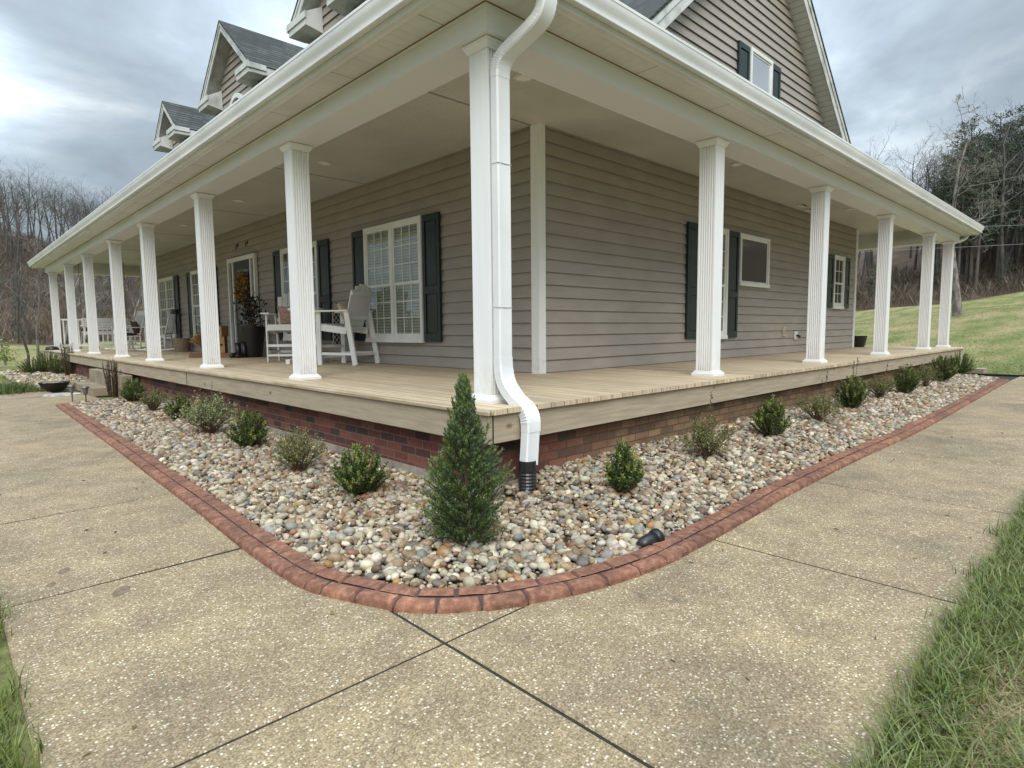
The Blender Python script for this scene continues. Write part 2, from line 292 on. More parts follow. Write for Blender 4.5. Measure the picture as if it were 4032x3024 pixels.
fy_ = ramp(t, M(t, 'DIVIDE', M(t, 'ADD', s.outputs[1], M(t, 'MULTIPLY', noise(t, v, .25, 3), 6)), 100.0), [(.76, (0, 0, 0)), (.80, (1, 1, 1))])
t.links.new(mixc(t, M(t, 'MAXIMUM', fx_, fy_), g, litter), b.inputs['Base Color']); b.inputs['Roughness'].default_value = 1
b.inputs['Specular IOR Level'].default_value = .15; bump(t, b, noise(t, v, 14, 5, .7), .8, .05)
# ------------------------------------------------------------------ mesh helpers
class MB:
    def __init__(s): s.v = []; s.f = []; s.sm = False
    def add(s, vs, fs):
        o = len(s.v); s.v += [tuple(p) for p in vs]; s.f += [tuple(i + o for i in f) for f in fs]; return s
    def box(s, x0, x1, y0, y1, z0, z1):
        x0, x1 = sorted((x0, x1)); y0, y1 = sorted((y0, y1)); z0, z1 = sorted((z0, z1))
        return s.add([(x0, y0, z0), (x1, y0, z0), (x1, y1, z0), (x0, y1, z0), (x0, y0, z1), (x1, y0, z1), (x1, y1, z1), (x0, y1, z1)],
                     [(3, 2, 1, 0), (4, 5, 6, 7), (0, 1, 5, 4), (1, 2, 6, 5), (2, 3, 7, 6), (3, 0, 4, 7)])
    def bar(s, a, b, wdt, thk, upv=(0, 0, 1), ext=0):
        a, b = Vector(a), Vector(b); d = (b - a).normalized(); u = Vector(upv); n = d.cross(u)
        if n.length < 1e-4: n = d.cross(Vector((1, 0, 0)))
        n.normalize(); u = n.cross(d).normalized(); a = a - d * ext; b = b + d * ext
        P = []
        for p in (a, b):
            for i, j in ((-1, -1), (1, -1), (1, 1), (-1, 1)): P.append(p + n * (i * wdt / 2) + u * (j * thk / 2))
        return s.add(P, [(3, 2, 1, 0), (4, 5, 6, 7), (0, 1, 5, 4), (1, 2, 6, 5), (2, 3, 7, 6), (3, 0, 4, 7)])
    def tube(s, pts, rad, n=6, caps=True):
        pts = [Vector(p) for p in pts]; k = len(pts)
        if not hasattr(rad, '__len__'): rad = [rad] * k
        P = []; F = []; prev = None
        for i, p in enumerate(pts):
            d = (pts[min(i + 1, k - 1)] - pts[max(i - 1, 0)]).normalized()
            if prev is None:
                a = d.cross(Vector((0, 0, 1)));
                if a.length < .05: a = d.cross(Vector((1, 0, 0)))
            else: a = prev - d * prev.dot(d)
            a.normalize(); prev = a; bb = d.cross(a)
            for j in range(n):
                t = 2 * math.pi * j / n; P.append(p + (a * math.cos(t) + bb * math.sin(t)) * rad[i])
        for i in range(k - 1):
            for j in range(n):
                q = (j + 1) % n; F.append((i * n + j, i * n + q, (i + 1) * n + q, (i + 1) * n + j))
        if caps: F.append(tuple(range(n - 1, -1, -1))); F.append(tuple((k - 1) * n + j for j in range(n)))
        return s.add(P, F)
    def lathe(s, prof, c=(0, 0, 0), n=24):
        P = []; F = []; k = len(prof)
        for r, z in prof:
            for j in range(n):
                t = 2 * math.pi * j / n; P.append((c[0] + r * math.cos(t), c[1] + r * math.sin(t), c[2] + z))
        for i in range(k - 1):
            for j in range(n):
                q = (j + 1) % n; F.append((i * n + j, i * n + q, (i + 1) * n + q, (i + 1) * n + j))
        return s.add(P, F)
    def extrude(s, poly, f0, f1):
        """poly of 2-D points, f0/f1 map (u,v) to 3-D"""
        k = len(poly); P = [f0(u, v) for u, v in poly] + [f1(u, v) for u, v in poly]
        return s.add(P, [tuple(range(k))[::-1], tuple(range(k, 2 * k))] + [(i, (i + 1) % k, k + (i + 1) % k, k + i) for i in range(k)])
    def build(s, name, m, parent=None, smooth=False, bevel=0, recalc=True, auto=None):
        me = bpy.data.meshes.new(name); me.from_pydata(s.v, [], s.f); me.update()
        if recalc or bevel:
            bm = bmesh.new(); bm.from_mesh(me)
            if bevel:
                bmesh.ops.bevel(bm, geom=bm.edges[:], offset=bevel, segments=2, affect='EDGES', profile=.6, clamp_overlap=True)
            bmesh.ops.recalc_face_normals(bm, faces=bm.faces[:]); bm.to_mesh(me); bm.free()
        if smooth: me.polygons.foreach_set('use_smooth', [True] * len(me.polygons))
        me.materials.append(MATS[m] if isinstance(m, str) else m)
        if auto is not None:
            me.polygons.foreach_set('use_smooth', [True] * len(me.polygons))
            try: me.set_sharp_from_angle(angle=R(auto))
            except Exception: pass
        o = bpy.data.objects.new(name, me); col.objects.link(o)
        if parent is not None: o.parent = parent
        return o
def npmesh(name, V, F, m, parent=None, cols=None, smooth=True):
    V = np.asarray(V, np.float32); F = np.asarray(F, np.int32); k = F.shape[1]
    me = bpy.data.meshes.new(name); me.vertices.add(len(V)); me.vertices.foreach_set('co', V.ravel())
    me.loops.add(F.size); me.loops.foreach_set('vertex_index', F.ravel())
    me.polygons.add(len(F)); me.polygons.foreach_set('loop_start', np.arange(0, F.size, k, dtype=np.int32))
    try: me.polygons.foreach_set('loop_total', np.full(len(F), k, np.int32))
    except Exception: pass
    me.polygons.foreach_set('use_smooth', np.full(len(F), smooth, bool)); me.update(calc_edges=True)
    if cols is not None:
        a = me.color_attributes.new('col', 'FLOAT_COLOR', 'POINT'); c4 = np.ones((len(V), 4), np.float32); c4[:, :3] = cols; a.data.foreach_set('color', c4.ravel())
    me.materials.append(MATS[m]); o = bpy.data.objects.new(name, me); col.objects.link(o)
    if parent is not None: o.parent = parent
    return o
def tag(o, label=None, cat=None, group=None, kind=None):
    if label: o['label'] = label
    if cat: o['category'] = cat
    if group: o['group'] = group
    if kind: o['kind'] = kind
    return o
def thing(name, label, cat, loc=(0, 0, 0), rz=0, group=None, sc=1):
    o = bpy.data.objects.new(name, None); col.objects.link(o); o.location = loc; o.rotation_euler = (0, 0, rz); o.scale = (sc,) * 3
    o.empty_display_size = .1
    return tag(o, label, cat, group)
def copy_tree(o, parent=None):
    c = o.copy(); col.objects.link(c); c.parent = parent
    for ch in list(o.children): copy_tree(ch, c)
    return c
# ------------------------------------------------------------------ key dimensions
DF, DR = 2.506, 1.938        # wall planes (front wall x = DF, side wall y = DR)
LRX, LFY = 15.0, 21.58       # roof plan extents
DKX, DKY = 14.82, 21.40      # deck extents
ZB, ZS, ZC = 2.44, 2.609, 2.79
GZ = -0.66                   # paving level
WEX, WEY = 13.43, 19.72      # far ends of the walls
# ------------------------------------------------------------------ ground
def gz(x, y):
    x = np.asarray(x, float); y = np.asarray(y, float)
    g = np.full(np.broadcast(x, y).shape, -.68)
    d = np.clip(x - 15.8, 0, 42); g = g + .094 * d * np.clip(1 - .024 * y, .3, 1.15)
    g = g + .30 * np.clip(x - 60, 0, 70) * np.clip(1.05 - .006 * np.abs(y), .2, 1)
    h = np.clip(y - 82, 0, 75); g = g + .255 * h * np.clip(1.2 - .012 * np.abs(x - 2), .3, 1.2) * np.clip(h / 12, 0, 1)
    g = g + np.sin(x * .35 + 1) * np.cos(y * .31) * np.clip((np.hypot(x, y) - 22) / 40, 0, 1) * .35
    return g
xs = np.concatenate([np.linspace(-260, -30, 24), np.linspace(-28, 14, 22), np.linspace(15, 60, 46), np.linspace(62, 320, 44)])
ys = np.concatenate([np.linspace(-260, -32, 24), np.linspace(-30, 22, 27), np.linspace(24, 80, 20), np.linspace(82, 170, 45), np.linspace(176, 340, 16)])
X, Y = np.meshgrid(xs, ys, indexing='ij'); V = np.stack([X, Y, gz(X, Y)], -1).reshape(-1, 3)
ni, nj = len(xs), len(ys); ii, jj = np.meshgrid(np.arange(ni - 1), np.arange(nj - 1), indexing='ij'); q = (ii * nj + jj).ravel()
tag(npmesh('ground', V, np.stack([q, q + nj, q + nj + 1, q + 1], 1), 'ground'), kind='structure')
# ------------------------------------------------------------------ paving slabs
pv = MB()
def slab(x0, x1, y0, y1, skew=0.0, g=.0068, h=.0068):
    pts = [(x0 + h, y0 + g), (x1 - h, y0 + g + skew), (x1 - h, y1 - g + skew), (x0 + h, y1 - g)]
    k = len(pts); b = .007; cx = sum(p[0] for p in pts) / k; cy = sum(p[1] for p in pts) / k
    def inset(p): return (p[0] + (b if p[0] < cx else -b), p[1] + (b if p[1] < cy else -b))
    P = [(*p, GZ - .09) for p in pts] + [(*p, GZ - .006) for p in pts] + [(*inset(p), GZ) for p in pts]
    F = [(8, 9, 10, 11)]
    for a in (0, 4):
        for i in range(4): j = (i + 1) % 4; F.append((a + i, a + j, a + 4 + j, a + 4 + i))
    pv.add(P, F)
XO = -2.40
slab(XO, -1.205, -2.42, -1.10, g=.005, h=.0055); slab(-1.205, .535, -2.42, -1.10, g=.005, h=.008); slab(-1.205, .4, -1.10, .47)
ly = [-1.10, .47, 1.97, 3.80, 5.62, 7.4, 9.2]
for a, b_ in zip(ly[:-1], ly[1:]): slab(XO if a < 1 else -4.4, -1.0 if a > 0 else -1.205, a, b_, .03 if a > 0 else 0, g=.0068 if a < 0 else .009)
slab(-7.5, -.42, 9.2, 11.2); 
rx = [.535, 2.25, 3.92, 5.40, 7.18, 8.95, 10.70, 12.4, 15.2]
for a, b_ in zip(rx[:-1], rx[1:]): slab(a, b_, -2.42 if a < 3 else -5.2, -1.0, h=.012)
tag(pv.build('pavement', 'aggregate', recalc=False), kind='structure')
# near-black filler just below the slab tops, marking the joints
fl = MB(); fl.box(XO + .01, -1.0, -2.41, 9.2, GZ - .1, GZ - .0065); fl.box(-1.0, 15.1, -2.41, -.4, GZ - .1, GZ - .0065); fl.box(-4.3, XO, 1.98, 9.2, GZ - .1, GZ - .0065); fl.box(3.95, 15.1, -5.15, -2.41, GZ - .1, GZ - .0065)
tag(fl.build('pavement_joint', 'joint_fill'), kind='structure')
# dark edging band crossing the walk by the steps, walk beyond
tag(MB().box(-7.5, -.42, 11.215, 11.62, GZ - .08, GZ + .004).build('path_band', 'cardboard_dark'), kind='structure')
MATS['path_band'] = mat('path_band', (.30, .23, .17), .9, var=(.2, .15, .11), vscale=5)
bpy.data.objects['path_band'].data.materials[0] = MATS['path_band']
tag(MB().box(-7.5, -.9, 11.63, 12.6, GZ - .08, GZ).build('path', 'aggregate'), kind='structure')
# ------------------------------------------------------------------ kerb
outer = [(-1.165, 9.28), (-1.27, 4.3), (-1.315, 2.8), (-1.355, 1.35), (-1.383, .65), (-1.395, .14), (-1.383, -.25), (-1.31, -.50), (-1.16, -.82), (-.93, -1.02), (-.81, -1.085), (-.465, -1.215), (-.05, -1.285), (.38, -1.285), (1.2, -1.25), (1.72, -1.22), (3.35, -1.20), (5.4, -1.215), (9.5, -1.12), (13.65, -1.01)]
def catmull(P, step):
    P = [np.array(p, float) for p in P]; P = [2 * P[0] - P[1]] + P + [2 * P[-1] - P[-2]]; o = []
    for i in range(1, len(P) - 2):
        n = max(2, int(np.linalg.norm(P[i + 1] - P[i]) / step))
        for k in range(n):
            t = k / n; o.append(.5 * (2 * P[i] + (P[i + 1] - P[i - 1]) * t + (2 * P[i - 1] - 5 * P[i] + 4 * P[i + 1] - P[i + 2]) * t * t + (3 * P[i] - P[i - 1] - 3 * P[i + 1] + P[i + 2]) * t ** 3))
    o.append(P[-2]); return np.array(o)
path = catmull(outer, .02)
for _ in range(2):   # relax little kinks
    path[1:-1] = .25 * path[:-2] + .5 * path[1:-1] + .25 * path[2:]
sl = np.concatenate([[0], np.cumsum(np.linalg.norm(np.diff(path, axis=0), axis=1))]); LT = sl[-1]
def at_s(s):
    p = np.array([np.interp(s, sl, path[:, 0]), np.interp(s, sl, path[:, 1])]); e = .06
    a = np.array([np.interp(max(0, s - e), sl, path[:, 0]), np.interp(max(0, s - e), sl, path[:, 1])]); b = np.array([np.interp(min(LT, s + e), sl, path[:, 0]), np.interp(min(LT, s + e), sl, path[:, 1])])
    d = (b - a) / np.linalg.norm(b - a); return p, np.array([-d[1], d[0]])     # normal points to the bed
def strip(mb, s0, s1, sec, n, closed_ends=True):
    """sec: list of (offset towards the bed, z); mb gets a lofted strip"""
    P = []; F = []; k = len(sec); S = np.linspace(s0, s1, n + 1)
    for s_ in S:
        p, nn = at_s(s_)
        for o, z in sec: P.append((*(p + nn * o), z))
    for i in range(n):
        for j in range(k - 1): F.append((i * k + j, i * k + j + 1, (i + 1) * k + j + 1, (i + 1) * k + j))
    if closed_ends: F += [tuple(range(k))[::-1], tuple(n * k + j for j in range(k))]
    mb.add(P, F)
kerb = thing('brick_kerb', 'red stamped brick edging curving around the gravel bed', 'garden edging', (0, 0, 0))
kb = MB(); strip(kb, 0, LT, [(.004, GZ - .05), (.006, GZ + .012), (.018, GZ + .026), (.08, GZ + .034), (.155, GZ + .036), (.165, GZ - .05)], 500)
kb.build('joint', 'kerb_joint', kerb)
bk = MB(); prof_out = [(0, .0), (0, .020), (.008, .031), (.026, .038), (.068, .042)]; prof_in = [(.077, .044), (.125, .045), (.158, .042), (.166, .030)]
rk = random.Random(5)
def bricks(prof, s_start, lens):
    s_ = s_start
    while s_ < LT - .02:
        L = lens(); e = min(s_ + L, LT); g = .0048; n = max(2, int((e - s_) / .05)); S = [s_ + g, s_ + g + .008] + list(np.linspace(s_ + .03, e - .03, n)) + [e - g - .008, e - g]
        if e - s_ > .09:
            P = []; F = []; k = len(prof); dz = rk.uniform(-.002, .002); tw = rk.uniform(-.002, .002)
            for a, ss in enumerate(S):
                p, nn = at_s(ss); drop = -.013 if a in (0, len(S) - 1) else 0
                for j, (o, z) in enumerate(prof):
                    edge = -.004 if j in (0, k - 1) and z > .022 else 0
                    P.append((*(p + nn * (o + rk.uniform(-.0015, .0015))), GZ + z + drop + dz + edge + rk.uniform(-.0012, .0012) if z > 0 else GZ - .02))
            m_ = len(S)
            for a in range(m_ - 1):
                for j in range(k - 1): F.append((a * k + j, a * k + j + 1, (a + 1) * k + j + 1, (a + 1) * k + j))
            F += [tuple(range(k))[::-1], tuple((m_ - 1) * k + j for j in range(k))]
            bk.add(P, F)
        s_ = e
bricks(prof_out, 0, lambda: rk.choice([.19, .2, .205, .21, .2, .11])); bricks(prof_in, .07, lambda: rk.choice([.195, .2, .205, .21]))
bk.build('brick_row', 'terracotta', kerb, auto=38)
# ------------------------------------------------------------------ gravel bed
def bedz(x, y):
    """height of the bed under the pebbles"""
    if y > -.2 and x < .2: return -.650 + .02 * min(1, max(0, (x + 1.15) / 1.15))
    return -.648 + .12 * min(1, max(0, (y + 1.05) / 1.15)) * min(1, max(0, (x + .2) / .9))
inner = [(p + nn * .155) for p, nn in (at_s(s_) for s_ in np.linspace(0, LT, 240))]
bed = MB(); P = []; F = []
for (x, y) in inner:
    if y > .12: tx, ty = .16, y
    elif x > .12: tx, ty = x, .16
    else: tx, ty = .16, .16
    for k in range(9):
        t_ = k / 8; a, b_ = x + (tx - x) * t_, y + (ty - y) * t_; P.append((a, b_, bedz(a, b_) - .004))
for i in range(len(inner) - 1):
    for k in range(8): F.append((i * 9 + k, i * 9 + k + 1, (i + 1) * 9 + k + 1, (i + 1) * 9 + k))
tag(bed.add(P, F).build('bed_soil', 'soil'), kind='structure')
def ico(n):
    bm = bmesh.new(); bmesh.ops.create_icosphere(bm, subdivisions=n, radius=1); v = np.array([p.co[:] for p in bm.verts]); f = np.array([[q.index for q in p.verts] for p in bm.faces]); bm.free(); return v, f
PAL = np.array([.74, .70, .63]) * np.array([(.62, .57, .46), (.53, .48, .39), (.40, .37, .32), (.46, .36, .24), (.35, .255, .16), (.26, .185, .12), (.17, .12, .085), (.45, .26, .09), (.29, .31, .30), (.37, .375, .35), (.20, .19, .17), (.74, .69, .58), (.33, .17, .10), (.48, .42, .32)])
PW = np.array([13, 13, 9, 11, 12, 11, 9, 3.2, 5, 7, 5, 9, 3, 11]); PW = PW / PW.sum()
def in_bed(x, y):
    d = np.hypot(path[:, 0] - x, path[:, 1] - y); i = int(np.argmin(d)); s_ = sl[i]
    if i < 2 or i > len(path) - 3: return False
    p, nn = at_s(s_); return (np.array([x, y]) - p) @ nn > .172 and not (x > .14 and y > .14)
def pebbles(name, pts, lvl, amin, amax):
    bv, bf = ico(lvl); n = len(pts); nv = len(bv)
    a = np.exp(nrg.normal(np.log((amin + amax) / 2) - .04, .36, n)).clip(amin * .62, amax * 1.6); b_ = a * nrg.uniform(.62, .95, n); c = a * nrg.uniform(.42, .72, n)
    V = bv[None] * np.stack([a, b_, c], 1)[:, None]
    # knobbly: low-frequency shaping per stone
    k1 = nrg.normal(0, 1, (n, 3)); k1 /= np.linalg.norm(k1, axis=1)[:, None]; k2 = nrg.normal(0, 1, (n, 3)); k2 /= np.linalg.norm(k2, axis=1)[:, None]
    V = V * (1 + .13 * np.einsum('vj,nj->nv', bv, k1) + .16 * np.abs(np.einsum('vj,nj->nv', bv, k2)) - .08)[..., None]
    th = nrg.uniform(0, 2 * np.pi, n); tx = nrg.normal(0, .32, n); ty = nrg.normal(0, .32, n)
    def rot(V, ax, t):
        c_, s_ = np.cos(t)[:, None], np.sin(t)[:, None]; i, j = [(1, 2), (2, 0), (0, 1)][ax]; W = V.copy(); W[..., i] = c_ * V[..., i] - s_ * V[..., j]; W[..., j] = s_ * V[..., i] + c_ * V[..., j]; return W
    V = rot(rot(rot(V, 0, tx), 1, ty), 2, th)
    pos = np.array(pts); pos[:, 2] += c * .55; V = V + pos[:, None]
    F = (bf[None] + (np.arange(n) * nv)[:, None, None]).reshape(-1, 3)
    cc = PAL[nrg.choice(len(PAL), n, p=PW)] * nrg.uniform(.82, 1.15, (n, 1)) * nrg.uniform(.95, 1.05, (n, 3))
    return npmesh(name, V.reshape(-1, 3), F, 'pebble', cols=np.repeat(cc, nv, 0))
near, far = [], []
def scatter(x0, x1, y0, y1, sp, dst, layers=1):
    for L in range(layers):
        for x in np.arange(x0, x1, sp):
            for y in np.arange(y0, y1, sp):
                if L and rnd.random() < .58: continue
                a, b_ = x + rnd.uniform(-.55, .55) * sp, y + rnd.uniform(-.55, .55) * sp
                if in_bed(a, b_): dst.append((a, b_, bedz(a, b_) + (rnd.uniform(0, .012) if L == 0 else rnd.uniform(.010, .026))))
scatter(-1.4, .16, -1.3, 3.2, .0325, near, 2); scatter(.16, 4.2, -1.3, .16, .0325, near, 2)
scatter(-1.4, .16, 3.2, 9.3, .036, far, 1); scatter(4.2, 13.7, -1.3, .16, .036, far, 1)
scatter(-1.4, .16, 3.2, 9.3, .05, far, 1); scatter(4.2, 13.7, -1.3, .16, .05, far, 1)
g1 = pebbles('gravel', near, 2, .0145, .0255); tag(g1, 'mixed river pebbles filling the near bend of the bed', 'gravel', kind='stuff')
g2 = pebbles('gravel', far, 1, .018, .030); tag(g2, 'mixed river pebbles running along both far arms of the bed', 'gravel', kind='stuff')
# far bed beyond the steps
fb = []
for _ in range(2600):
    a, b_ = rnd.uniform(-1.25, .1), rnd.uniform(12.75, 19.5)
    if a > -.75 - .05 * (19 - b_) or b_ > 14: fb.append((a, b_, -.63 + .05 * (b_ - 12.7) / 7 + rnd.uniform(0, .03)))
tag(pebbles('gravel', fb, 1, .03, .05), 'pale pebbles in the small bed beyond the steps', 'gravel', kind='stuff')
# ------------------------------------------------------------------ house
house = thing('farmhouse', 'grey sided farmhouse with a white columned wrap-around porch', 'house')
def sweep(mb, prof, xe, ye, ret=6.0, closed=True):
    """profile of (outward offset, z) taken round the plan corner, right end and left end"""
    def rings(o): return [(xe + o, ret), (xe + o, -o), (-o, -o), (-o, ye + o), (ret, ye + o)]
    k = len(prof); P = []; F = []
    for c in range(5):
        for o, z in prof: x, y = rings(o)[c]; P.append((x, y, z))
    for c in range(4):
        for j in range(k if closed else k - 1):
            q = (j + 1) % k; F.append((c * k + j, c * k + q, (c + 1) * k + q, (c + 1) * k + j))
    if closed: F += [tuple(range(k))[::-1], tuple(4 * k + j for j in range(k))]
    mb.add(P, F)
# deck
d = MB(); d.add([(-.022, -.022, 0), (DKX + .022, -.022, 0), (DKX + .022, DR, 0), (DF, DR, 0), (DF, DKY + .022, 0), (-.022, DKY + .022, 0)], [(0, 1, 2, 3), (0, 3, 4, 5)])
d.add([(WEX, DR, 0), (DKX + .022, DR, 0), (DKX + .022, 8, 0), (WEX, 8, 0)], [(0, 1, 2, 3)]); d.add([(DF, WEY, 0), (6, WEY, 0), (6, DKY + .022, 0), (DF, DKY + .022, 0)], [(0, 1, 2, 3)])
deck = d.build('porch_deck', 'deck_board', house)
n_ = MB(); sweep(n_, [(.022, -.0015), (.026, -.010), (.022, -.032), (-.1, -.032), (-.1, -.0015)], DKX, DKY); n_.build('deck_edge', 'deck_board', house)
be = MB()
for k in range(106):   # board ends with slightly different overhangs along the side edge
    x0 = .02 + .14 * k; be.box(x0 + .0015, x0 + .1385, -.028 - rnd.uniform(0, .003), 0.01, -.033, .001 + rnd.uniform(0, .001))
be.build('board_end', 'deck_board', house)
fm = MB(); sweep(fm, [(0, -.034), (0, -.222), (-.04, -.222), (-.04, -.034)], DKX, DKY); fm.build('deck_fascia', 'fascia_wood', house)
for y in (6.35, 12.1, 17.6): MB().box(-.004, .01, y, y + .012, -.221, -.036).build('fascia_joint', 'black_rubber', house)
MB().box(.034, .042, -.004, .01, -.221, -.036).build('fascia_joint', 'black_rubber', house)
bw = MB(); bw.box(.12, .14, .12, DKY - .1, -.56, -.2); bw.build('brick_skirt', 'brick_y', house)
bw = MB(); bw.box(.141, DKX - .1, .12, .14, -.56, -.2); bw.build('brick_skirt', 'brick_x', house)
ft = MB(); ft.box(.108, .14, .108, DKY - .1, -.8, -.545); ft.box(.141, DKX - .1, .108, .14, -.8, -.535); ft.build('footing', 'concrete_footing', house)
# walls ------------------------------------------------------------
def TF(u, dd, z): return (DF - dd, u, z)
def TR(u, dd, z): return (u, DR - dd, z)
def tbox(mb, T, u0, u1, d0, d1, z0, z1):
    a = T(u0, d0, z0); b_ = T(u1, d1, z1); mb.box(a[0], b_[0], a[1], b_[1], a[2], b_[2])
EX = .1455
def siding(mb, T, ext, z0, z1, base=.0065, back=.0):
    k = math.floor((z0 - base) / EX)
    while base + k * EX < z1 - .01:
        a = max(z0, base + k * EX); b_ = min(z1, base + (k + 1) * EX); u0, u1 = ext(a); v0, v1 = ext(b_); dtop = .003 + .020 * (base + (k + 1) * EX - b_) / EX
        if u1 - u0 > .02:
            P = [T(u0, .026, a), T(u1, .026, a), T(v1, dtop, b_), T(v0, dtop, b_), T(u0, .022, a), T(u1, .022, a), T(u0, .027, a + .005), T(u1, .027, a + .005), T(u0, .021, a + .024), T(u1, .021, a + .024)]
            mb.add(P, [(0, 1, 5, 4), (0, 1, 7, 6), (6, 7, 2, 3), (4, 5, 9, 8)])
        k += 1
wl = MB(); siding(wl, TF, lambda z: (DR, WEY), .0065, ZC + .05); wl.build('front_wall', 'siding', house, recalc=False)
wl = MB(); siding(wl, TR, lambda z: (DF, WEX), .0065, ZC + .05); wl.build('side_wall', 'siding', house, recalc=False)
bb = MB(); bb.box(DF, DF + .1, DR, WEY, -.2, 3.5); bb.box(DF, WEX, DR, DR + .1, -.2, 3.5); bb.box(WEX - .1, WEX, DR, 12, -.2, 3.5); bb.box(DF, 9, WEY - .1, WEY, -.2, 3.5); bb.build('wall_core', 'siding', house)
ctm = MB(); L_ = [(DF - .03, DR - .03), (DF + .085, DR - .03), (DF + .085, DR + .01), (DF + .01, DR + .01), (DF + .01, DR + .09), (DF - .03, DR + .09)]
ctm.extrude(L_, lambda u, v: (u, v, 0), lambda u, v: (u, v, ZC)); ctm.build('corner_trim', 'white_vinyl', house)
MB().box(WEX - .085, WEX + .03, DR - .03, DR + .01, 0, ZC).build('corner_trim', 'white_vinyl', house, bevel=.004); MB().box(DF - .03, DF + .01, WEY - .09, WEY + .03, 0, ZC).build('corner_trim', 'white_vinyl', house, bevel=.004)
# ceiling, beam, soffit, fascia, gutter, porch roof
c = MB(); c.add([(.3, .3, ZC), (LRX - .3, .3, ZC), (LRX - .3, DR, ZC), (DF, DR, ZC), (DF, LFY - .3, ZC), (.3, LFY - .3, ZC)], [(0, 3, 2, 1), (0, 5, 4, 3)])
c.add([(WEX, DR, ZC), (LRX - .3, DR, ZC), (LRX - .3, 8, ZC), (WEX, 8, ZC)], [(0, 3, 2, 1)]); c.add([(DF, WEY, ZC), (6, WEY, ZC), (6, LFY - .3, ZC), (DF, LFY - .3, ZC)], [(0, 3, 2, 1)])
c.build('porch_ceiling', 'beadboard', house, recalc=False)
cs = MB()
for y in (2.02, 5.65, 9.26, 12.9, 16.5): MB().box(.52, DF - .02, y - .012, y + .012, ZC - .004, ZC).build('ceiling_strip', 'ceiling_seam', house)
cv = MB(); cv.box(.46, DF, DR - .06, DR - .02, ZC - .02, ZC); cv.box(DF, WEX, DR - .045, DR - .018, ZC - .025, ZC); cv.box(DF - .045, DF - .018, DR, WEY, ZC - .025, ZC)
b_ = MB(); sweep(b_, [(-.186, ZB), (-.186, ZS), (-.186, ZS + .25), (-.52, ZS + .25), (-.52, ZB)], LRX, LFY); b_.build('porch_beam', 'beam_white', house)
bt = MB(); sweep(bt, [(-.183, ZS - .022), (-.178, ZS - .003), (-.2, ZS - .003)], LRX, LFY); bt.build('beam_trim', 'soffit_white', house)
sx_, sy_ = MB(), MB()
s1, s2 = .095, -.186
sx_.add([(-s1, -s1, ZS), (LRX + s1, -s1, ZS), (LRX - .186, .186, ZS), (.186, .186, ZS)], [(0, 3, 2, 1)])
sy_.add([(-s1, -s1, ZS), (-s1, LFY + s1, ZS), (.186, LFY - .186, ZS), (.186, .186, ZS)], [(0, 1, 2, 3)])
sy_.build('soffit', 'soffit_y', house, recalc=False); sy_ = MB(); sy_.add([(LRX + s1, -s1, ZS), (LRX + s1, 6, ZS), (LRX - .186, 6, ZS), (LRX - .186, .186, ZS)], [(0, 3, 2, 1)]); sx_.build('soffit', 'soffit_x', house, recalc=False); sx_ = MB(); sx_.add([(-s1, LFY + s1, ZS), (6, LFY + s1, ZS), (6, LFY - .186, ZS), (.186, LFY - .186, ZS)], [(0, 1, 2, 3)])
sx_.build('soffit', 'soffit_x', house, recalc=False); sy_.build('soffit', 'soffit_y', house, recalc=False)
jd = MB(); sweep(jd, [(-.172, ZS - .006), (-.172, ZS - .001), (-.186, ZS - .001), (-.186, ZS - .006)], LRX, LFY); jd.build('soffit_joint', 'cardboard_dark', house)
fa = MB(); sweep(fa, [(.095, ZS - .012), (.118, ZS - .012), (.118, 2.77), (.10, 2.77), (.10, ZS), (.05, ZS - .001), (.05, ZS - .010), (.062, ZS - .018), (.08, ZS - .012)], LRX, LFY); fa.build('fascia', 'soffit_white', house)
gt = MB(); sweep(gt, [(.12, 2.643), (.156, 2.643), (.168, 2.634), (.177, 2.637), (.178, 2.647), (.169, 2.654), (.169, 2.670), (.178, 2.690), (.190, 2.712), (.198, 2.735), (.200, 2.757), (.204, 2.760), (.204, 2.780), (.192, 2.783), (.190, 2.762), (.165, 2.66), (.124, 2.652), (.124, 2.776), (.12, 2.776)], LRX, LFY)
gt.build('gutter', 'white_metal', house, auto=32)
pr = MB(); sweep(pr, [(.145, 2.788), (.145, 2.776), (.10, 2.772), (-2.7, 3.47), (-2.7, 3.50)], LRX, LFY, ret=9); pr.build('porch_roof', 'shingle', house)
# columns ---------------------------------------------------------
CW = .1835
def shaft_poly():
    h = CW / 2; out = []
    def face(x0, y, sgn):
        pts = [(-h * sgn, 0)]; n = 6; m_ = .014; p = (CW - 2 * m_) / n
        for i in range(n):
            a = -h + m_ + i * p + p * .12; b_ = a + p * .76; mid = (a + b_) / 2
            pts += [(a, 0), (a + .004, .013), (b_ - .004, .013), (b_, 0)] if sgn > 0 else []
        return pts
    for i, (x, dd) in enumerate(face(0, 0, 1)): out.append((x, -h + dd))
    out.append((h, -h)); top = [(-x, h - dd) for x, dd in face(0, 0, 1)]; out += top; out.append((-h, h))
    return out
cm = MB(); cm.extrude(shaft_poly(), lambda u, v: (u, v, .02), lambda u, v: (u, v, ZB - .004))
def frus(mb, rows):
    for (a, z0), (b2, z1) in zip(rows[:-1], rows[1:]):
        mb.add([(-a, -a, z0), (a, -a, z0), (a, a, z0), (-a, a, z0), (-b2, -b2, z1), (b2, -b2, z1), (b2, b2, z1), (-b2, b2, z1)], [(0, 1, 5, 4), (1, 2, 6, 5), (2, 3, 7, 6), (3, 0, 4, 7)])
h = CW / 2
colm = cm.build('porch_column', 'white_vinyl', house)
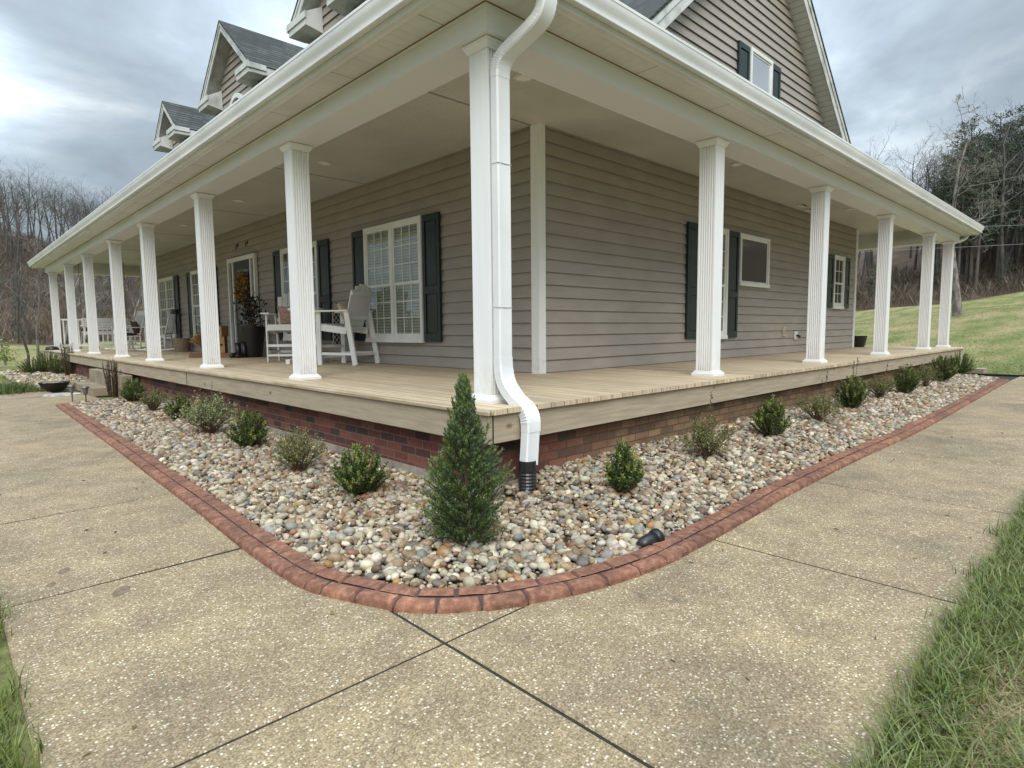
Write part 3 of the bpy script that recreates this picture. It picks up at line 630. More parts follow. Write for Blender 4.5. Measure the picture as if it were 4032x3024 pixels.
pm = MB(); frus(pm, [(h + .034, .0), (h + .034, .022), (h + .030, .030), (h + .016, .040), (h + .012, .052), (h + .001, .056)]); plinth = pm.build('plinth', 'white_paint', colm)
km = MB(); frus(km, [(h + .001, ZB - .066), (h + .010, ZB - .062), (h + .014, ZB - .050), (h + .026, ZB - .030), (h + .027, ZB - .024), (h + .034, ZB - .021), (h + .035, ZB - .0055), (h + .010, ZB - .005), (h + .010, ZB - .001)]); capt = km.build('capital', 'white_paint', colm)
ci = .2635 + h
spots = [(ci, ci, 0)] + [(ci, y + h, 0) for y in (3.2915, 6.3176, 9.434, 12.0702, 15.1434, 18.0386, 21.1302)] + [(x + h, ci, 1) for x in (3.3851, 6.4729, 9.5882, 12.6855, 14.5541)] + [(14.5541 + h, 3.3, 0), (4.6, 21.1302 + h, 1)]
for i, (x, y, r_) in enumerate(spots):
    if i == 0: o = colm
    else:
        o = colm.copy(); col.objects.link(o); o.parent = house
        for ch in (plinth, capt):
            k = ch.copy(); col.objects.link(k); k.parent = o
    o.location = (x, y, 0); o.rotation_euler = (0, 0, math.pi / 2 * r_)
# windows -----------------------------------------------------------
def shutter(T0, u0, u1, z0, z1, extra=0):
    T = lambda u, dd, z: T0(u, dd + .011, z)
    mb = MB(); e = .021
    tbox(mb, T, u0, u1, e, e + .012, z0, z1); st = .055; zm = z0 + (z1 - z0) * .41
    for a, b_ in ((u0, u0 + st), (u1 - st, u1)): tbox(mb, T, a, b_, e + .012, e + .032, z0, z1)
    for a, b_ in ((z0, z0 + .11), (zm - .05, zm + .05), (z1 - .09, z1)): tbox(mb, T, u0 + st, u1 - st, e + .012, e + .0315, a, b_)
    for a, b_ in ((z0 + .11 + .02, zm - .05 - .02), (zm + .05 + .02, z1 - .09 - .02)): tbox(mb, T, u0 + st + .022, u1 - st - .022, e + .012, e + .022, a, b_)
    return mb.build('shutter', 'shutter_green', house, bevel=.002)
def window(T, u0, u1, z0, z1, units=1, cols=3, rows=3, blinds=True, double=True, glass='glass', name='window'):
    T0 = T; T = lambda u, dd, z: T0(u, dd + .011, z)
    tr = MB(); W = .055; e = .02
    tbox(tr, T, u0, u1, e, .07, z1 - W, z1); tbox(tr, T, u0 - .004, u1 + .004, e, .082, z0 - .012, z0 + .045)
    for a, b_ in ((u0, u0 + W), (u1 - W, u1)): tbox(tr, T, a, b_, e, .0695, z0 + .045, z1 - W)
    win = tr.build(name, 'white_paint', house, bevel=.003)
    iw = (u1 - u0 - 2 * W); mull = .07 if units > 1 else 0; uw = (iw - mull * (units - 1)) / units
    fr = MB(); mu = MB(); bl = MB(); gl = MB()
    for k in range(units):
        a = u0 + W + k * (uw + mull); b_ = a + uw
        if k: tbox(fr, T, a - mull, a, e, .066, z0 + .045, z1 - W)
        zlo, zhi = z0 + .045, z1 - W; zm = (zlo + zhi) / 2
        sashes = ((zlo, zm - .005, .036), (zm - .04, zhi, .048)) if double else ((zlo, zhi, .044),)
        for i_, (s0, s1_, dd) in enumerate(sashes):
            r_ = .038 if cols else .03; bot = .075 if i_ == 0 and double else r_
            for p, q_ in ((a, a + r_), (b_ - r_, b_)): tbox(fr, T, p, q_, e + .001, dd + .008, s0, s1_)
            tbox(fr, T, a + r_, b_ - r_, e + .001, dd + .0078, s0, s0 + bot); tbox(fr, T, a + r_, b_ - r_, e + .001, dd + .0078, s1_ - r_, s1_)
            ga, gb, g0, g1_ = a + r_, b_ - r_, s0 + bot, s1_ - r_
            P = [T(ga, dd, g0), T(gb, dd, g0), T(gb, dd, g1_), T(ga, dd, g1_)]; gl.add(P, [(0, 1, 2, 3)])
            for c_ in range(1, cols): uu = ga + (gb - ga) * c_ / cols; tbox(mu, T, uu - .008, uu + .008, dd - .003, dd + .004, g0, g1_)
            for r2 in range(1, rows): zz = g0 + (g1_ - g0) * r2 / rows; tbox(mu, T, ga, gb, dd - .0025, dd + .0036, zz - .008, zz + .008)
        if blinds:
            zz = zlo + .03
            while zz < zhi - .03:
                P = [T(a + .05, .0205, zz), T(b_ - .05, .0205, zz), T(b_ - .05, .0295, zz + .034), T(a + .05, .0295, zz + .034)]; bl.add(P, [(0, 1, 2, 3)]); zz += .043
    fr.build('sash', 'white_paint', win)
    if cols: mu.build('muntin', 'white_paint', win)
    gl.build('pane', glass, win, recalc=False)
    if blinds: bl.build('blind', 'blind', win, recalc=False)
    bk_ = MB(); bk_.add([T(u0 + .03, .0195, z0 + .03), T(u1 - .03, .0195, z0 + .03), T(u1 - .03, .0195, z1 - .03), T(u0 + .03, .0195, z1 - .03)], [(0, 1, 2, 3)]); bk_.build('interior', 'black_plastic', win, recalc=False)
    return win
Z0, Z1 = .347, 2.09
for (a, b_, bl_) in ((4.11, 5.64, True), (7.24, 8.765, False), (12.90, 14.42, False), (16.03, 17.55, True)):
    window(TF, a, b_, Z0, Z1, units=2, blinds=bl_)
    shutter(TF, a - .39, a - .012, Z0 + .005, Z1 - .005); shutter(TF, b_ + .012, b_ + .39, Z0 + .005, Z1 - .005)
window(TR, 6.06, 6.90, Z0 - .01, Z1, units=1); shutter(TR, 5.665, 6.05, Z0, Z1 - .01); shutter(TR, 6.912, 7.30, Z0 - .005, Z1 - .005)
window(TR, 7.32, 8.468, 1.225, 2.082, units=1, cols=0, rows=0, blinds=False, double=False, glass='dark_glass')
window(TR, 11.81, 12.46, .915, 2.07, units=1, cols=2, rows=2, blinds=False); shutter(TR, 11.42, 11.80, .925, 2.065); shutter(TR, 12.472, 12.86, .925, 2.07)
window(TR, 7.53, 8.37, 3.75, 5.115, units=1, cols=0, rows=0, blinds=False, double=False, glass='sky_glass'); shutter(TR, 7.135, 7.52, 3.75, 5.10); shutter(TR, 8.385, 8.745, 3.75, 5.11)
# front door
TF_ = TF
TF = lambda u, dd, z: TF_(u, dd + .011, z)
dr = MB(); tbox(dr, TF, 10.03, 10.10, .02, .085, 0, 2.15); tbox(dr, TF, 11.55, 11.63, .02, .085, 0, 2.15); tbox(dr, TF, 10.10, 11.55, .02, .0845, 2.06, 2.15)
for u in (10.27, 11.31): tbox(dr, TF, u, u + .06, .02, .075, 0, 2.06)
door = dr.build('front_door', 'white_paint', house, bevel=.003)
dl = MB(); tbox(dl, TF, 10.33, 11.31, .02, .045, .02, 2.06)
for a, b_ in ((.12, .30), (.36, .5)): pass
dl.build('door_leaf', 'door_dark', door)
gl = MB(); tbox(gl, TF, 10.50, 11.10, .045, .05, .72, 1.86); mg = mat('lace_glass', (.16, .17, .17), .15, var=(.05, .055, .055), vscale=9, ramp=(.42, .56)); gl.build('door_glass', 'lace_glass', door)
sg = MB(); tbox(sg, TF, 10.10, 10.27, .02, .03, .1, 2.06); sg.build('sidelight', 'dark_glass', door); sg = MB(); tbox(sg, TF, 11.37, 11.55, .02, .03, .1, 2.06); sg.build('sidelight', 'dark_glass', door)
kn = MB(); kn.lathe([(0, 0), (.03, .01), (.035, .03), (.02, .055), (0, .06)], (0, 0, 0), 12); ko = kn.build('handle', 'brass', door, smooth=True); ko.location = TF(10.40, .045, .95); ko.rotation_euler = (0, -math.pi / 2, 0)
th = MB(); tbox(th, TF, 10.0, 11.66, .0, .13, 0.001, .03); th.build('threshold', 'grey_metal', door)
TF = TF_
# outlets, hooks, ceiling lights
ob = MB(); tbox(ob, TR, 9.25, 9.36, .02, .055, .335, .505); ob2 = ob.build('outlet_cover', 'outlet_beige', house, bevel=.006); oi = MB(); tbox(oi, TR, 9.262, 9.348, .055, .06, .36, .48); oi.build('flap', 'siding', ob2)
ob = MB(); tbox(ob, TR, 9.82, 9.94, .02, .05, .26, .42); ob3 = ob.build('outlet_cover', 'white_paint', house, bevel=.005); tp = MB(); tp.tube([TR(9.88, .05, .34), TR(9.88, .09, .33), TR(9.86, .11, .32)], .022, 10); tp.tube([TR(9.83, .1, .325), TR(9.95, .1, .325)], .014, 8); tp.build('spigot', 'black_plastic', ob3)
for u in (10.55, 11.12):
    hk = MB(); hk.tube([TF(u, .015, 2.42), TF(u, .05, 2.42), TF(u, .06, 2.36), TF(u, .05, 2.33)], .012, 6); tbox(hk, TF, u - .02, u + .02, .017, .025, 2.38, 2.46); hk.build('hook', 'black_plastic', house)
for (x, y) in ((1.5, 1.15), (1.48, 4.96), (1.48, 8.15), (1.48, 11.4), (1.48, 14.6), (5.77, 1.19), (10.58, 1.2)):
    lm = MB(); lm.lathe([(.098, 0), (.098, -.006), (.085, -.010), (.072, -.004)], (x, y, ZC - .002), 28); lo = lm.build('ceiling_light', 'soffit_white', house, smooth=True)
    li = MB(); li.lathe([(.072, -.004), (.06, .004), (0, .006)], (x, y, ZC - .006), 28); li.build('light_lens', 'light_lens', lo, smooth=True)
for (x, y, l_) in ((9.42, 1.70, .28), (9.98, 1.78, .24)):
    vm = MB(); vm.box(x - l_ / 2, x + l_ / 2, y - .05, y + .05, ZC - .03, ZC); vo_ = vm.build('ceiling_vent', 'soffit_white', house, bevel=.006); vi = MB(); vi.box(x - l_ / 2 + .02, x + l_ / 2 - .02, y - .056, y - .05, ZC - .025, ZC - .006); vi.build('grille', 'grey_bark', vo_)
TF = TF_
# gable, main roof ------------------------------------------------------
RX, RZ, SL = 7.97, 7.595, .857
def rz_(x): return RZ - SL * abs(x - RX)
gb = MB(); siding(gb, TR, lambda z: (max(DF, RX - (RZ - .27 - z) / SL), min(WEX, RX + (RZ - .27 - z) / SL)), 2.9, RZ - .3); gb.build('gable_wall', 'siding', house, recalc=False)
gc = MB(); gc.extrude([(DF, 2.9), (WEX, 2.9), (WEX, rz_(WEX) - .05), (RX, RZ - .06), (DF, rz_(DF) - .05)], lambda u, v: (u, DR + .002, v), lambda u, v: (u, DR + .1, v)); gc.build('gable_core', 'siding', house)
YR, YB = 1.65, 20.05
mr = MB()
for sg_ in (-1, 1):
    xe = RX + sg_ * 5.2; ze = rz_(xe)
    mr.extrude([(RX, RZ), (xe, ze), (xe, ze - .045), (RX, RZ - .055)], lambda u, v: (u, YR - .03, v), lambda u, v: (u, YB + .03, v))
mr.build('main_roof', 'shingle', house)
rk_ = MB(); rs = MB()
for sg_ in (-1, 1):
    xe = RX + sg_ * 5.2; ze = rz_(xe)
    for yy0, yy1, t0, t1 in ((YR, YR + .022, .05, .335), (YR - .018, YR, .05, .16)):
        rk_.extrude([(RX, RZ - t0), (xe, ze - t0), (xe, ze - t1), (RX, RZ - t1)], lambda u, v, y=yy0: (u, y, v), lambda u, v, y=yy1: (u, y, v))
    rs.extrude([(RX, RZ - .30), (xe, ze - .30), (xe, ze - .32), (RX, RZ - .32)], lambda u, v: (u, YR + .022, v), lambda u, v: (u, DR - .0, v))
rk_.build('rake_board', 'weathered_white', house)
MATS['rake_soffit'] = None
t, bq, v = tex_mat('rake_soffit'); s = N(t, 'ShaderNodeSeparateXYZ'); t.links.new(v, s.inputs[0]); u_ = M(t, 'ADD', s.outputs[0], M(t, 'MULTIPLY', s.outputs[2], 1.0))
fr_ = M(t, 'FRACT', M(t, 'DIVIDE', s.outputs[2], .075)); gg = M(t, 'LESS_THAN', M(t, 'ABSOLUTE', M(t, 'SUBTRACT', fr_, .5)), .09)
t.links.new(mixc(t, M(t, 'MULTIPLY', gg, .45), ramp(t, noise(t, v, 3, 4), [(.3, (.52, .52, .48)), (.7, (.64, .64, .60))]), (.2, .2, .18)), bq.inputs['Base Color'])
rs.build('rake_soffit', 'rake_soffit', house)
# dormers ------------------------------------------------------------
def dormer(yc, hw, zp, arch=False):
    XR = 2.22; zf = zp - SL * hw; back = 5.2
    dm = thing('dormer_tmp', None, None); 
    wallw = hw - .30
    wall = MB(); T = TF; siding(wall, T, lambda z: (yc - min(wallw, max(0, (zp - .2 - z) / SL)), yc + min(wallw, max(0, (zp - .2 - z) / SL))), 3.3, zp - .22)
    dw = wall.build('dormer', 'siding', house, recalc=False)
    core = MB(); core.extrude([(yc - wallw, 3.0), (yc + wallw, 3.0), (yc + wallw, zp - SL * wallw - .05), (yc, zp - .06), (yc - wallw, zp - SL * wallw - .05)], lambda u, v: (DF + .002, u, v), lambda u, v: (back, u, v)); core.build('cheek', 'siding', dw)
    rf = MB(); rb = MB(); so = MB(); rtn = MB()
    for sg_ in (-1, 1):
        e = hw + .03
        rf.extrude([(0, zp), (sg_ * e, zp - SL * e), (sg_ * e, zp - SL * e - .03), (0, zp - .035)], lambda u, v: (XR - .025, yc + u, v), lambda u, v: (back + 1.5, yc + u, v))
        for x0, x1, t0, t1 in ((XR, XR + .02, .03, .21), (XR - .015, XR, .03, .10)):
            rb.extrude([(0, zp - t0), (sg_ * hw, zf - t0), (sg_ * hw, zf - t1), (0, zp - t1)], lambda u, v, x=x0: (x, yc + u, v), lambda u, v, x=x1: (x, yc + u, v))
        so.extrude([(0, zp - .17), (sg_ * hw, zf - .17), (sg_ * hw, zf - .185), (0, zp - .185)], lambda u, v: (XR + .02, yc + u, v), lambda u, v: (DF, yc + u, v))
        # eave fascia, eave soffit and boxed return
        zb = zf - .20
        rb.box(XR + .02, back, yc + sg_ * hw, yc + sg_ * (hw + .025), zb, zf - .02)
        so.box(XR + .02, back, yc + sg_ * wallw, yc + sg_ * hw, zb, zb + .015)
        inn = max(hw - .62, .30 * hw)
        rt_ = MB(); x0_, x1_ = XR - .035, DF - .022; ya, yb = yc + sg_ * inn, yc + sg_ * (hw + .02); rt_.add([(x0_, ya, zb - .01), (x0_, yb, zb - .01), (x1_, yb, zb - .01), (x1_, ya, zb - .06), (x0_, ya, zf - .01), (x0_, yb, zf - .03), (x1_, yb, zf - .03), (x1_, ya, zf + .16)], [(3, 2, 1, 0), (4, 5, 6, 7), (0, 1, 5, 4), (1, 2, 6, 5), (2, 3, 7, 6), (3, 0, 4, 7)]); rt_.build('cornice_return', 'weathered_white', dw)
        rb.box(XR - .055, XR - .036, yc + sg_ * (inn - .02), yc + sg_ * (hw + .045), zf - .11, zf - .005); rb.box(XR - .06, XR + .3, yc + sg_ * (hw + .026), yc + sg_ * (hw + .05), zf - .13, zf - .03)
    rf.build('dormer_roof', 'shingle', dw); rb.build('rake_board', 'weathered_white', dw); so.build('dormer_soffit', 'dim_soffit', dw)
    if arch:
        am = MB(); pts = [(yc + .08 + .40 * math.cos(t_), 5.06 + .40 * math.sin(t_)) for t_ in np.linspace(0, math.pi, 17)]
        for r0, r1, d0, d1 in ((.34, .43, .022, .075),):
            for i in range(16):
                a0, a1 = math.pi * i / 16, math.pi * (i + 1) / 16
                P = [(DF - dd, yc - .05 + rr * math.cos(a), 5.10 + rr * math.sin(a)) for a in (a0, a1) for rr in (r0, r1) for dd in (d0, d1)]
                am.add(P, [(0, 1, 3, 2), (4, 6, 7, 5), (0, 4, 5, 1), (2, 3, 7, 6), (1, 5, 7, 3), (0, 2, 6, 4)])
        am.build('arch_window', 'white_paint', dw)
    bpy.data.objects.remove(dm)
dormer(10.75, 1.47, 6.95, True); dormer(15.13, .98, 6.52); dormer(6.45, .98, 6.52)
# downspouts -----------------------------------------------------------
def duct(mb, pts, w_, d_, side, ribs=None):
    """rectangular tube, `side` is the axis kept as width"""
    pts = [Vector(p) for p in pts]; k = len(pts); P = []; F = []; S = Vector(side).normalized(); rr = .012
    for i, p in enumerate(pts):
        t_ = (pts[min(i + 1, k - 1)] - pts[max(i - 1, 0)]).normalized(); n_2 = S.cross(t_).normalized(); sc = 1 + (ribs(i) if ribs else 0)
        for a, b2 in ((-1, -.75), (-.82, -1), (-.3, -.93), (.3, -.93), (.82, -1), (1, -.75), (1, .75), (.82, 1), (.3, .93), (-.3, .93), (-.82, 1), (-1, .75)): P.append(p + S * (a * w_ / 2 * sc) + n_2 * (b2 * d_ / 2 * sc))
    m_ = 12
    for i in range(k - 1):
        for j in range(m_): q_ = (j + 1) % m_; F.append((i * m_ + j, i * m_ + q_, (i + 1) * m_ + q_, (i + 1) * m_ + j))
    F += [tuple(range(m_))[::-1], tuple((k - 1) * m_ + j for j in range(m_))]
    mb.add(P, F)
def bez(pts, n):
    out_ = []
    for t_ in np.linspace(0, 1, n):
        q_ = [Vector(p) for p in pts]
        while len(q_) > 1: q_ = [a.lerp(b2, t_) for a, b2 in zip(q_[:-1], q_[1:])]
        out_.append(q_[0])
    return out_
xv = .335; yv = .2635 - .048
top = bez([(.43, -.13, 2.66), (.43, -.13, 2.50), (.41, -.10, 2.47), (.39, 0, 2.42)], 24)
low = bez([(.365, .12, 2.36), (xv + .01, yv, 2.31), (xv, yv, 2.26), (xv, yv, 2.18)], 24)
ds = MB(); duct(ds, top + low, .125, .078, (1, 0, 0), lambda i: .045 * (i % 2) if (4 < i < 20 or 27 < i < 43) else 0)
dsp = ds.build('downspout', 'white_metal', house, auto=30)
ds = MB(); duct(ds, [(xv, yv, 2.20), (xv, yv, 1.2), (xv, yv, .30)], .122, .074, (1, 0, 0)); ds.build('pipe', 'white_metal', dsp, auto=30)
e1 = bez([(xv, yv, .32), (xv, yv, .13), (xv, yv - .06, .10), (xv, yv - .13, .035)], 24); e2 = bez([(xv, yv - .14, .025), (xv - .002, -.055, -.03), (xv - .005, -.058, -.08), (xv - .008, -.058, -.17)], 24)
ds = MB(); duct(ds, e1 + e2, .128, .080, (1, 0, 0), lambda i: .045 * (i % 2) if (4 < i < 20 or 27 < i < 43) else 0); ds.build('elbow', 'white_metal', dsp, auto=30)
ds = MB(); duct(ds, [(xv - .008, -.058, -.14), (xv - .03, -.058, -.395)], .121, .074, (1, 0, 0)); ds.build('pipe', 'white_metal', dsp, auto=30)
ds = MB(); ds.lathe([(.058, -.36), (.062, -.42)] + [(.062 - .006 * (i % 2), -.43 - .0115 * i) for i in range(16)], (xv - .04, -.055, 0), 20); ds.build('drain_pipe', 'black_plastic', dsp)
for z_ in (1.62, .66):
    sm = MB(); sm.box(xv - .0625, xv + .0625, yv - .0385, yv + .03, z_, z_ + .004); sm.build('seam', 'dim_soffit', dsp)
ds = MB(); duct(ds, bez([(LRX + .15, .1, 2.63), (LRX + .15, .1, 2.5), (LRX - .1, .25, 2.44), (LRX - .28, .3, 2.42)], 10), .07, .05, (0, 1, 0)); ds.build('downspout', 'white_metal', house)
# steps
st = thing('porch_steps', 'two broad concrete steps up to the porch deck', 'steps', (-.2, 11.5, GZ))
MB().box(-.26, .02, -1.0, 1.1, 0, .16).build('step', 'step_concrete', st, bevel=.012)
MB().box(.021, .195, -1.95, 1.1, 0, .42).build('step', 'step_concrete', st, bevel=.012)
st = MB().box(0, .55, -.22, .3, 0, .13).build('step_block', 'step_concrete', bevel=.01); st.location = (15.45, -.1, -.66); tag(st, 'single low concrete step at the far end of the side bed', 'step')
dk = MB().box(15.25, 15.4, -2.2, .1, GZ - .05, GZ + .03).build('edging_strip', 'black_rubber'); tag(dk, 'dark edging strip between the far walk and the lawn', 'edging')
# ------------------------------------------------------------------ porch furniture
rl = thing('porch_railing', 'white spindle railing closing the far end of the porch', 'railing', (.45, 21.2, 0))
MB().box(0, 2.1, -.03, .03, .93, .985).build('top_rail', 'white_paint', rl); MB().box(0, 2.1, -.025, .025, .09, .15).build('bottom_rail', 'white_paint', rl)
for k in range(16): MB().box(.06 + .132 * k, .095 + .132 * k, -.018, .018, .15, .93).build('spindle', 'white_paint', rl)
sw = thing('porch_swing', 'white slatted porch swing hanging in front of the far railing', 'porch swing', (1.45, 19.95, 0))
b_ = MB()
for k in range(5): b_.box(-.62, .62, -.02 - .0 , .02, .62 + .075 * k, .685 + .075 * k)
b_.build('backrest', 'white_paint', sw)
b_ = MB()
for k in range(5): b_.box(-.62, .62, -.48 + .095 * k, -.40 + .095 * k, .545, .57)
b_.build('seat', 'white_paint', sw); MB().box(-.62, .62, -.49, -.46, .47, .56).build('apron', 'white_paint', sw)
for s_ in (-1, 1):
    b_ = MB(); b_.box(s_ * .62 - .035, s_ * .62 + .035, -.52, .03, .73, .76); b_.box(s_ * .62 - .025, s_ * .62 + .025, -.48, -.43, .47, .73); b_.bar((s_ * .62, -.48, .47), (s_ * .62, -.40, .36), .045, .06); b_.build('armrest', 'white_paint', sw)
    b_ = MB(); b_.tube([(s_ * .6, .0, .9), (s_ * .6, -.05, ZC)], .008, 5); b_.tube([(s_ * .6, -.45, .55), (s_ * .6, -.05, 1.6)], .006, 5); b_.build('chain', 'grey_metal', sw)
ql = MB(); ql.lathe([(0, 0), (.17, .01), (.2, .06), (.15, .12), (0, .14)], (0, 0, 0), 14); q_ = ql.build('cushion', 'plaid_red', None, smooth=True); q_.location = (.98, 19.72, .575); q_.scale = (1.1, .7, .9); tag(q_, 'dark patterned cushion lying on the white porch swing', 'cushion')

def bar_chair(name, label, loc, rz):
    t = thing(name, label, 'chair', loc, rz, 'tall white adirondack chairs')
    se = MB()
    for k in range(6): se.box(-.24, .24, .27 - .092 * k - .08, .27 - .092 * k, .605 - .012 * k, .627 - .012 * k)
    se.box(-.25, .25, .262, .285, .53, .63); se.build('seat', 'white_paint', t, bevel=.004)
    fr = MB()
    for s_ in (-1, 1): fr.bar((s_ * .25, .27, .575), (s_ * .25, -.28, .51), .03, .095)
    fr.build('seat_frame', 'white_paint', t)
    bk_ = MB(); base = Vector((0, -.19, .50)); top = Vector((0, -.42, 1.21)); d_ = (top - base)
    for k in range(6):
        u = (k - 2.5) / 2.5; L = 1 - .13 * u * u; a = base + Vector((u * .165, 0, 0)); b2 = base + d_ * L + Vector((u * .215, 0, 0)); bk_.bar(a, b2, .076, .019, (0, 1, .3))
    bk_.build('backrest', 'white_paint', t, bevel=.004)
    br = MB()
    for f_ in (.30, .80): p = base + d_ * f_ + Vector((0, -.022, 0)); br.box(-.25, .25, p.y - .012, p.y + .010, p.z - .03, p.z + .03)
    br.build('back_brace', 'white_paint', t)
    for s_ in (-1, 1):
        l_ = MB(); l_.box(s_ * .275 - .012, s_ * .275 + .012, .19, .27, 0, .80); l_.build('leg', 'white_paint', t, bevel=.003)
        l_ = MB(); l_.bar((s_ * .275, -.30, .80), (s_ * .275, -.44, .005), .026, .085, (0, 1, 0)); l_.build('leg', 'white_paint', t, bevel=.003)
        a_ = MB(); a_.extrude([(s_ * .205, .33), (s_ * .345, .33), (s_ * .35, .1), (s_ * .32, -.36), (s_ * .255, -.36), (s_ * .225, .1)], lambda u, v: (u, v, .80), lambda u, v: (u, v, .824)); a_.build('armrest', 'white_paint', t, bevel=.004)
    fb_ = MB(); fb_.box(-.262, .262, .24, .275, .26, .30); fb_.box(-.262, .262, .245, .27, .10, .135); fb_.box(-.262, .262, -.40, -.375, .14, .18)
    for s_ in (-1, 1): fb_.box(s_ * .262 - .011, s_ * .262 + .011, -.37, .20, .15, .19)
    fb_.build('footrest', 'white_paint', t)
    return t
bar_chair('tall_adirondack_chair', 'tall white adirondack chair beside the near double window', (2.05, 5.68, 0), R(22))
bar_chair('tall_adirondack_chair', 'tall white adirondack chair behind the first porch column, facing the yard', (1.86, 7.24, 0), R(142))
tb = thing('tall_table', 'tall white slatted table between the two high chairs', 'table', (1.8, 6.4, 0), R(-50))
b_ = MB(); b_.lathe([(0, .845), (.27, .845), (.275, .855), (.275, .868), (.27, .874), (0, .874)], (0, 0, 0), 28); b_.build('tabletop', 'white_paint', tb, auto=40)
for s_ in (-1, 1):
    l_ = MB(); l_.box(s_ * .2 - .03, s_ * .2 + .03, -.035, .035, .06, .85); l_.build('leg', 'white_paint', tb, bevel=.004)
    l_ = MB(); l_.box(s_ * .2 - .035, s_ * .2 + .035, -.28, .28, .02, .075); l_.box(s_ * .2 - .035, s_ * .2 + .035, -.28, -.2, 0, .02); l_.box(s_ * .2 - .035, s_ * .2 + .035, .2, .28, 0, .02); l_.build('foot', 'white_paint', tb, bevel=.006)
b_ = MB(); b_.box(-.17, .17, -.02, .02, .3, .36); b_.build('stretcher', 'white_paint', tb)
def pillow(name, label, m, loc, rot, s_=(.19, .19, .07)):
    bm = bmesh.new(); bmesh.ops.create_grid(bm, x_segments=10, y_segments=10, size=1)
    top = bm.verts[:]; 
    for v_ in top: v_.co.z = ((1 - v_.co.x ** 2) * (1 - v_.co.y ** 2)) ** .45; v_.co.x *= 1 - .08 * (1 - abs(v_.co.y)) ; v_.co.y *= 1 - .08 * (1 - abs(v_.co.x))
    r_ = bmesh.ops.duplicate(bm, geom=bm.verts[:] + bm.edges[:] + bm.faces[:])
    for g_ in r_['geom']:
        if isinstance(g_, bmesh.types.BMVert): g_.co.z *= -1
    bmesh.ops.remove_doubles(bm, verts=bm.verts[:], dist=.001); bmesh.ops.recalc_face_normals(bm, faces=bm.faces[:])
    me = bpy.data.meshes.new(name); bm.to_mesh(me); bm.free(); me.polygons.foreach_set('use_smooth', [True] * len(me.polygons)); me.materials.append(MATS[m])
    o = bpy.data.objects.new(name, me); col.objects.link(o); o.location = loc; o.rotation_euler = rot; o.scale = s_; return tag(o, label, 'cushion')
pillow('throw_pillow', 'cream square pillow resting on the near high chair', 'pillow_cream', (2.10, 5.57, .775), (R(62), 0, R(22)))
pillow('throw_pillow', 'pink patterned pillow resting on the far high chair', 'pillow_pink', (1.96, 7.36, .78), (R(62), 0, R(142)))
# buffalo check throw hung on the table's far side
t_, bq, v = tex_mat('check_cloth'); ck = N(t_, 'ShaderNodeTexChecker'); ck.inputs['Scale'].default_value = 22; ck.inputs[1].default_value = (.62, .60, .57, 1); ck.inputs[2].default_value = (.015, .015, .017, 1); t_.links.new(v, ck.inputs['Vector']); t_.links.new(ck.outputs[0], bq.inputs['Base Color']); bq.inputs['Roughness'].default_value = .95
b_ = MB(); b_.box(-.14, .14, -.012, .012, -.52, .02); b_.box(-.14, .14, -.012, .2, .02, .034); q_ = b_.build('check_blanket', 'check_cloth', None, bevel=.005); q_.location = (2.27, 6.22, .80); q_.rotation_euler = (0, 0, R(20)); tag(q_, 'black and white checked throw hanging behind the tall table', 'blanket')

def rocker(label, loc, rz):
    t = thing('rocking_chair', label, 'rocking chair', loc, rz, 'white rocking chairs')
    se = MB(); se.box(-.25, .25, -.24, .26, .40, .43); se.build('seat', 'white_paint', t, bevel=.008)
    for s_ in (-1, 1):
        r_ = MB(); r_.tube([(s_ * .27, y, .03 + .16 * (y * 1.35) ** 2 * .55) for y in np.linspace(-.58, .50, 11)], .022, 6); r_.build('rocker', 'white_paint', t, smooth=True)
        l_ = MB(); l_.tube([(s_ * .27, .24, .035), (s_ * .27, .24, .42), (s_ * .27, .24, .66)], .022, 7); l_.build('leg', 'white_paint', t, smooth=True)
        l_ = MB(); l_.tube([(s_ * .27, -.22, .04), (s_ * .27, -.23, .42)], .022, 7); l_.build('leg', 'white_paint', t, smooth=True)
        p_ = MB(); p_.tube([(s_ * .26, -.23, .42), (s_ * .26, -.42, 1.16)], .02, 7); p_.build('back_post', 'white_paint', t, smooth=True)
        a_ = MB(); a_.box(s_ * .27 - .04, s_ * .27 + .04, -.30, .30, .655, .68); a_.build('armrest', 'white_paint', t, bevel=.008)
    b_ = MB(); d_ = Vector((0, -.19, .74)).normalized()
    for k in range(9): u = (k - 4) * .052; b_.tube([(u, -.245, .48), (u, -.385, 1.03)], .011, 5)
    b_.build('spindles', 'white_paint', t); b_ = MB(); b_.bar((-.25, -.405, 1.09), (.25, -.405, 1.09), .022, .14, (0, -.2, 1)); b_.bar((-.25, -.25, .48), (.25, -.25, .48), .022, .05, (0, -.2, 1)); b_.build('back_rail', 'white_paint', t, bevel=.006)
    b_ = MB()
    for z_ in (.14, .24, .33): b_.tube([(-.27, .24, z_), (.27, .24, z_)], .011, 5)
    for s_ in (-1, 1):
        for z_ in (.16, .28): b_.tube([(s_ * .27, .24, z_), (s_ * .27, -.22, z_)], .011, 5)
    b_.build('stretcher', 'white_paint', t)
rocker('white rocking chair turned sideways just beyond the third porch column', (2.0, 16.0, 0), R(58)); rocker('white rocking chair with a dark plaid cushion near the swing', (1.55, 17.5, 0), R(100))
pillow('seat_cushion', 'dark red plaid cushion on the rocking chair nearest the swing', 'plaid_red', (1.52, 17.5, .47), (0, 0, R(10)), (.25, .25, .05)); pillow('seat_cushion', 'dark red plaid cushion leaning in the same rocking chair', 'plaid_red', (1.77, 17.53, .66), (0, R(75), R(10)), (.2, .2, .06))
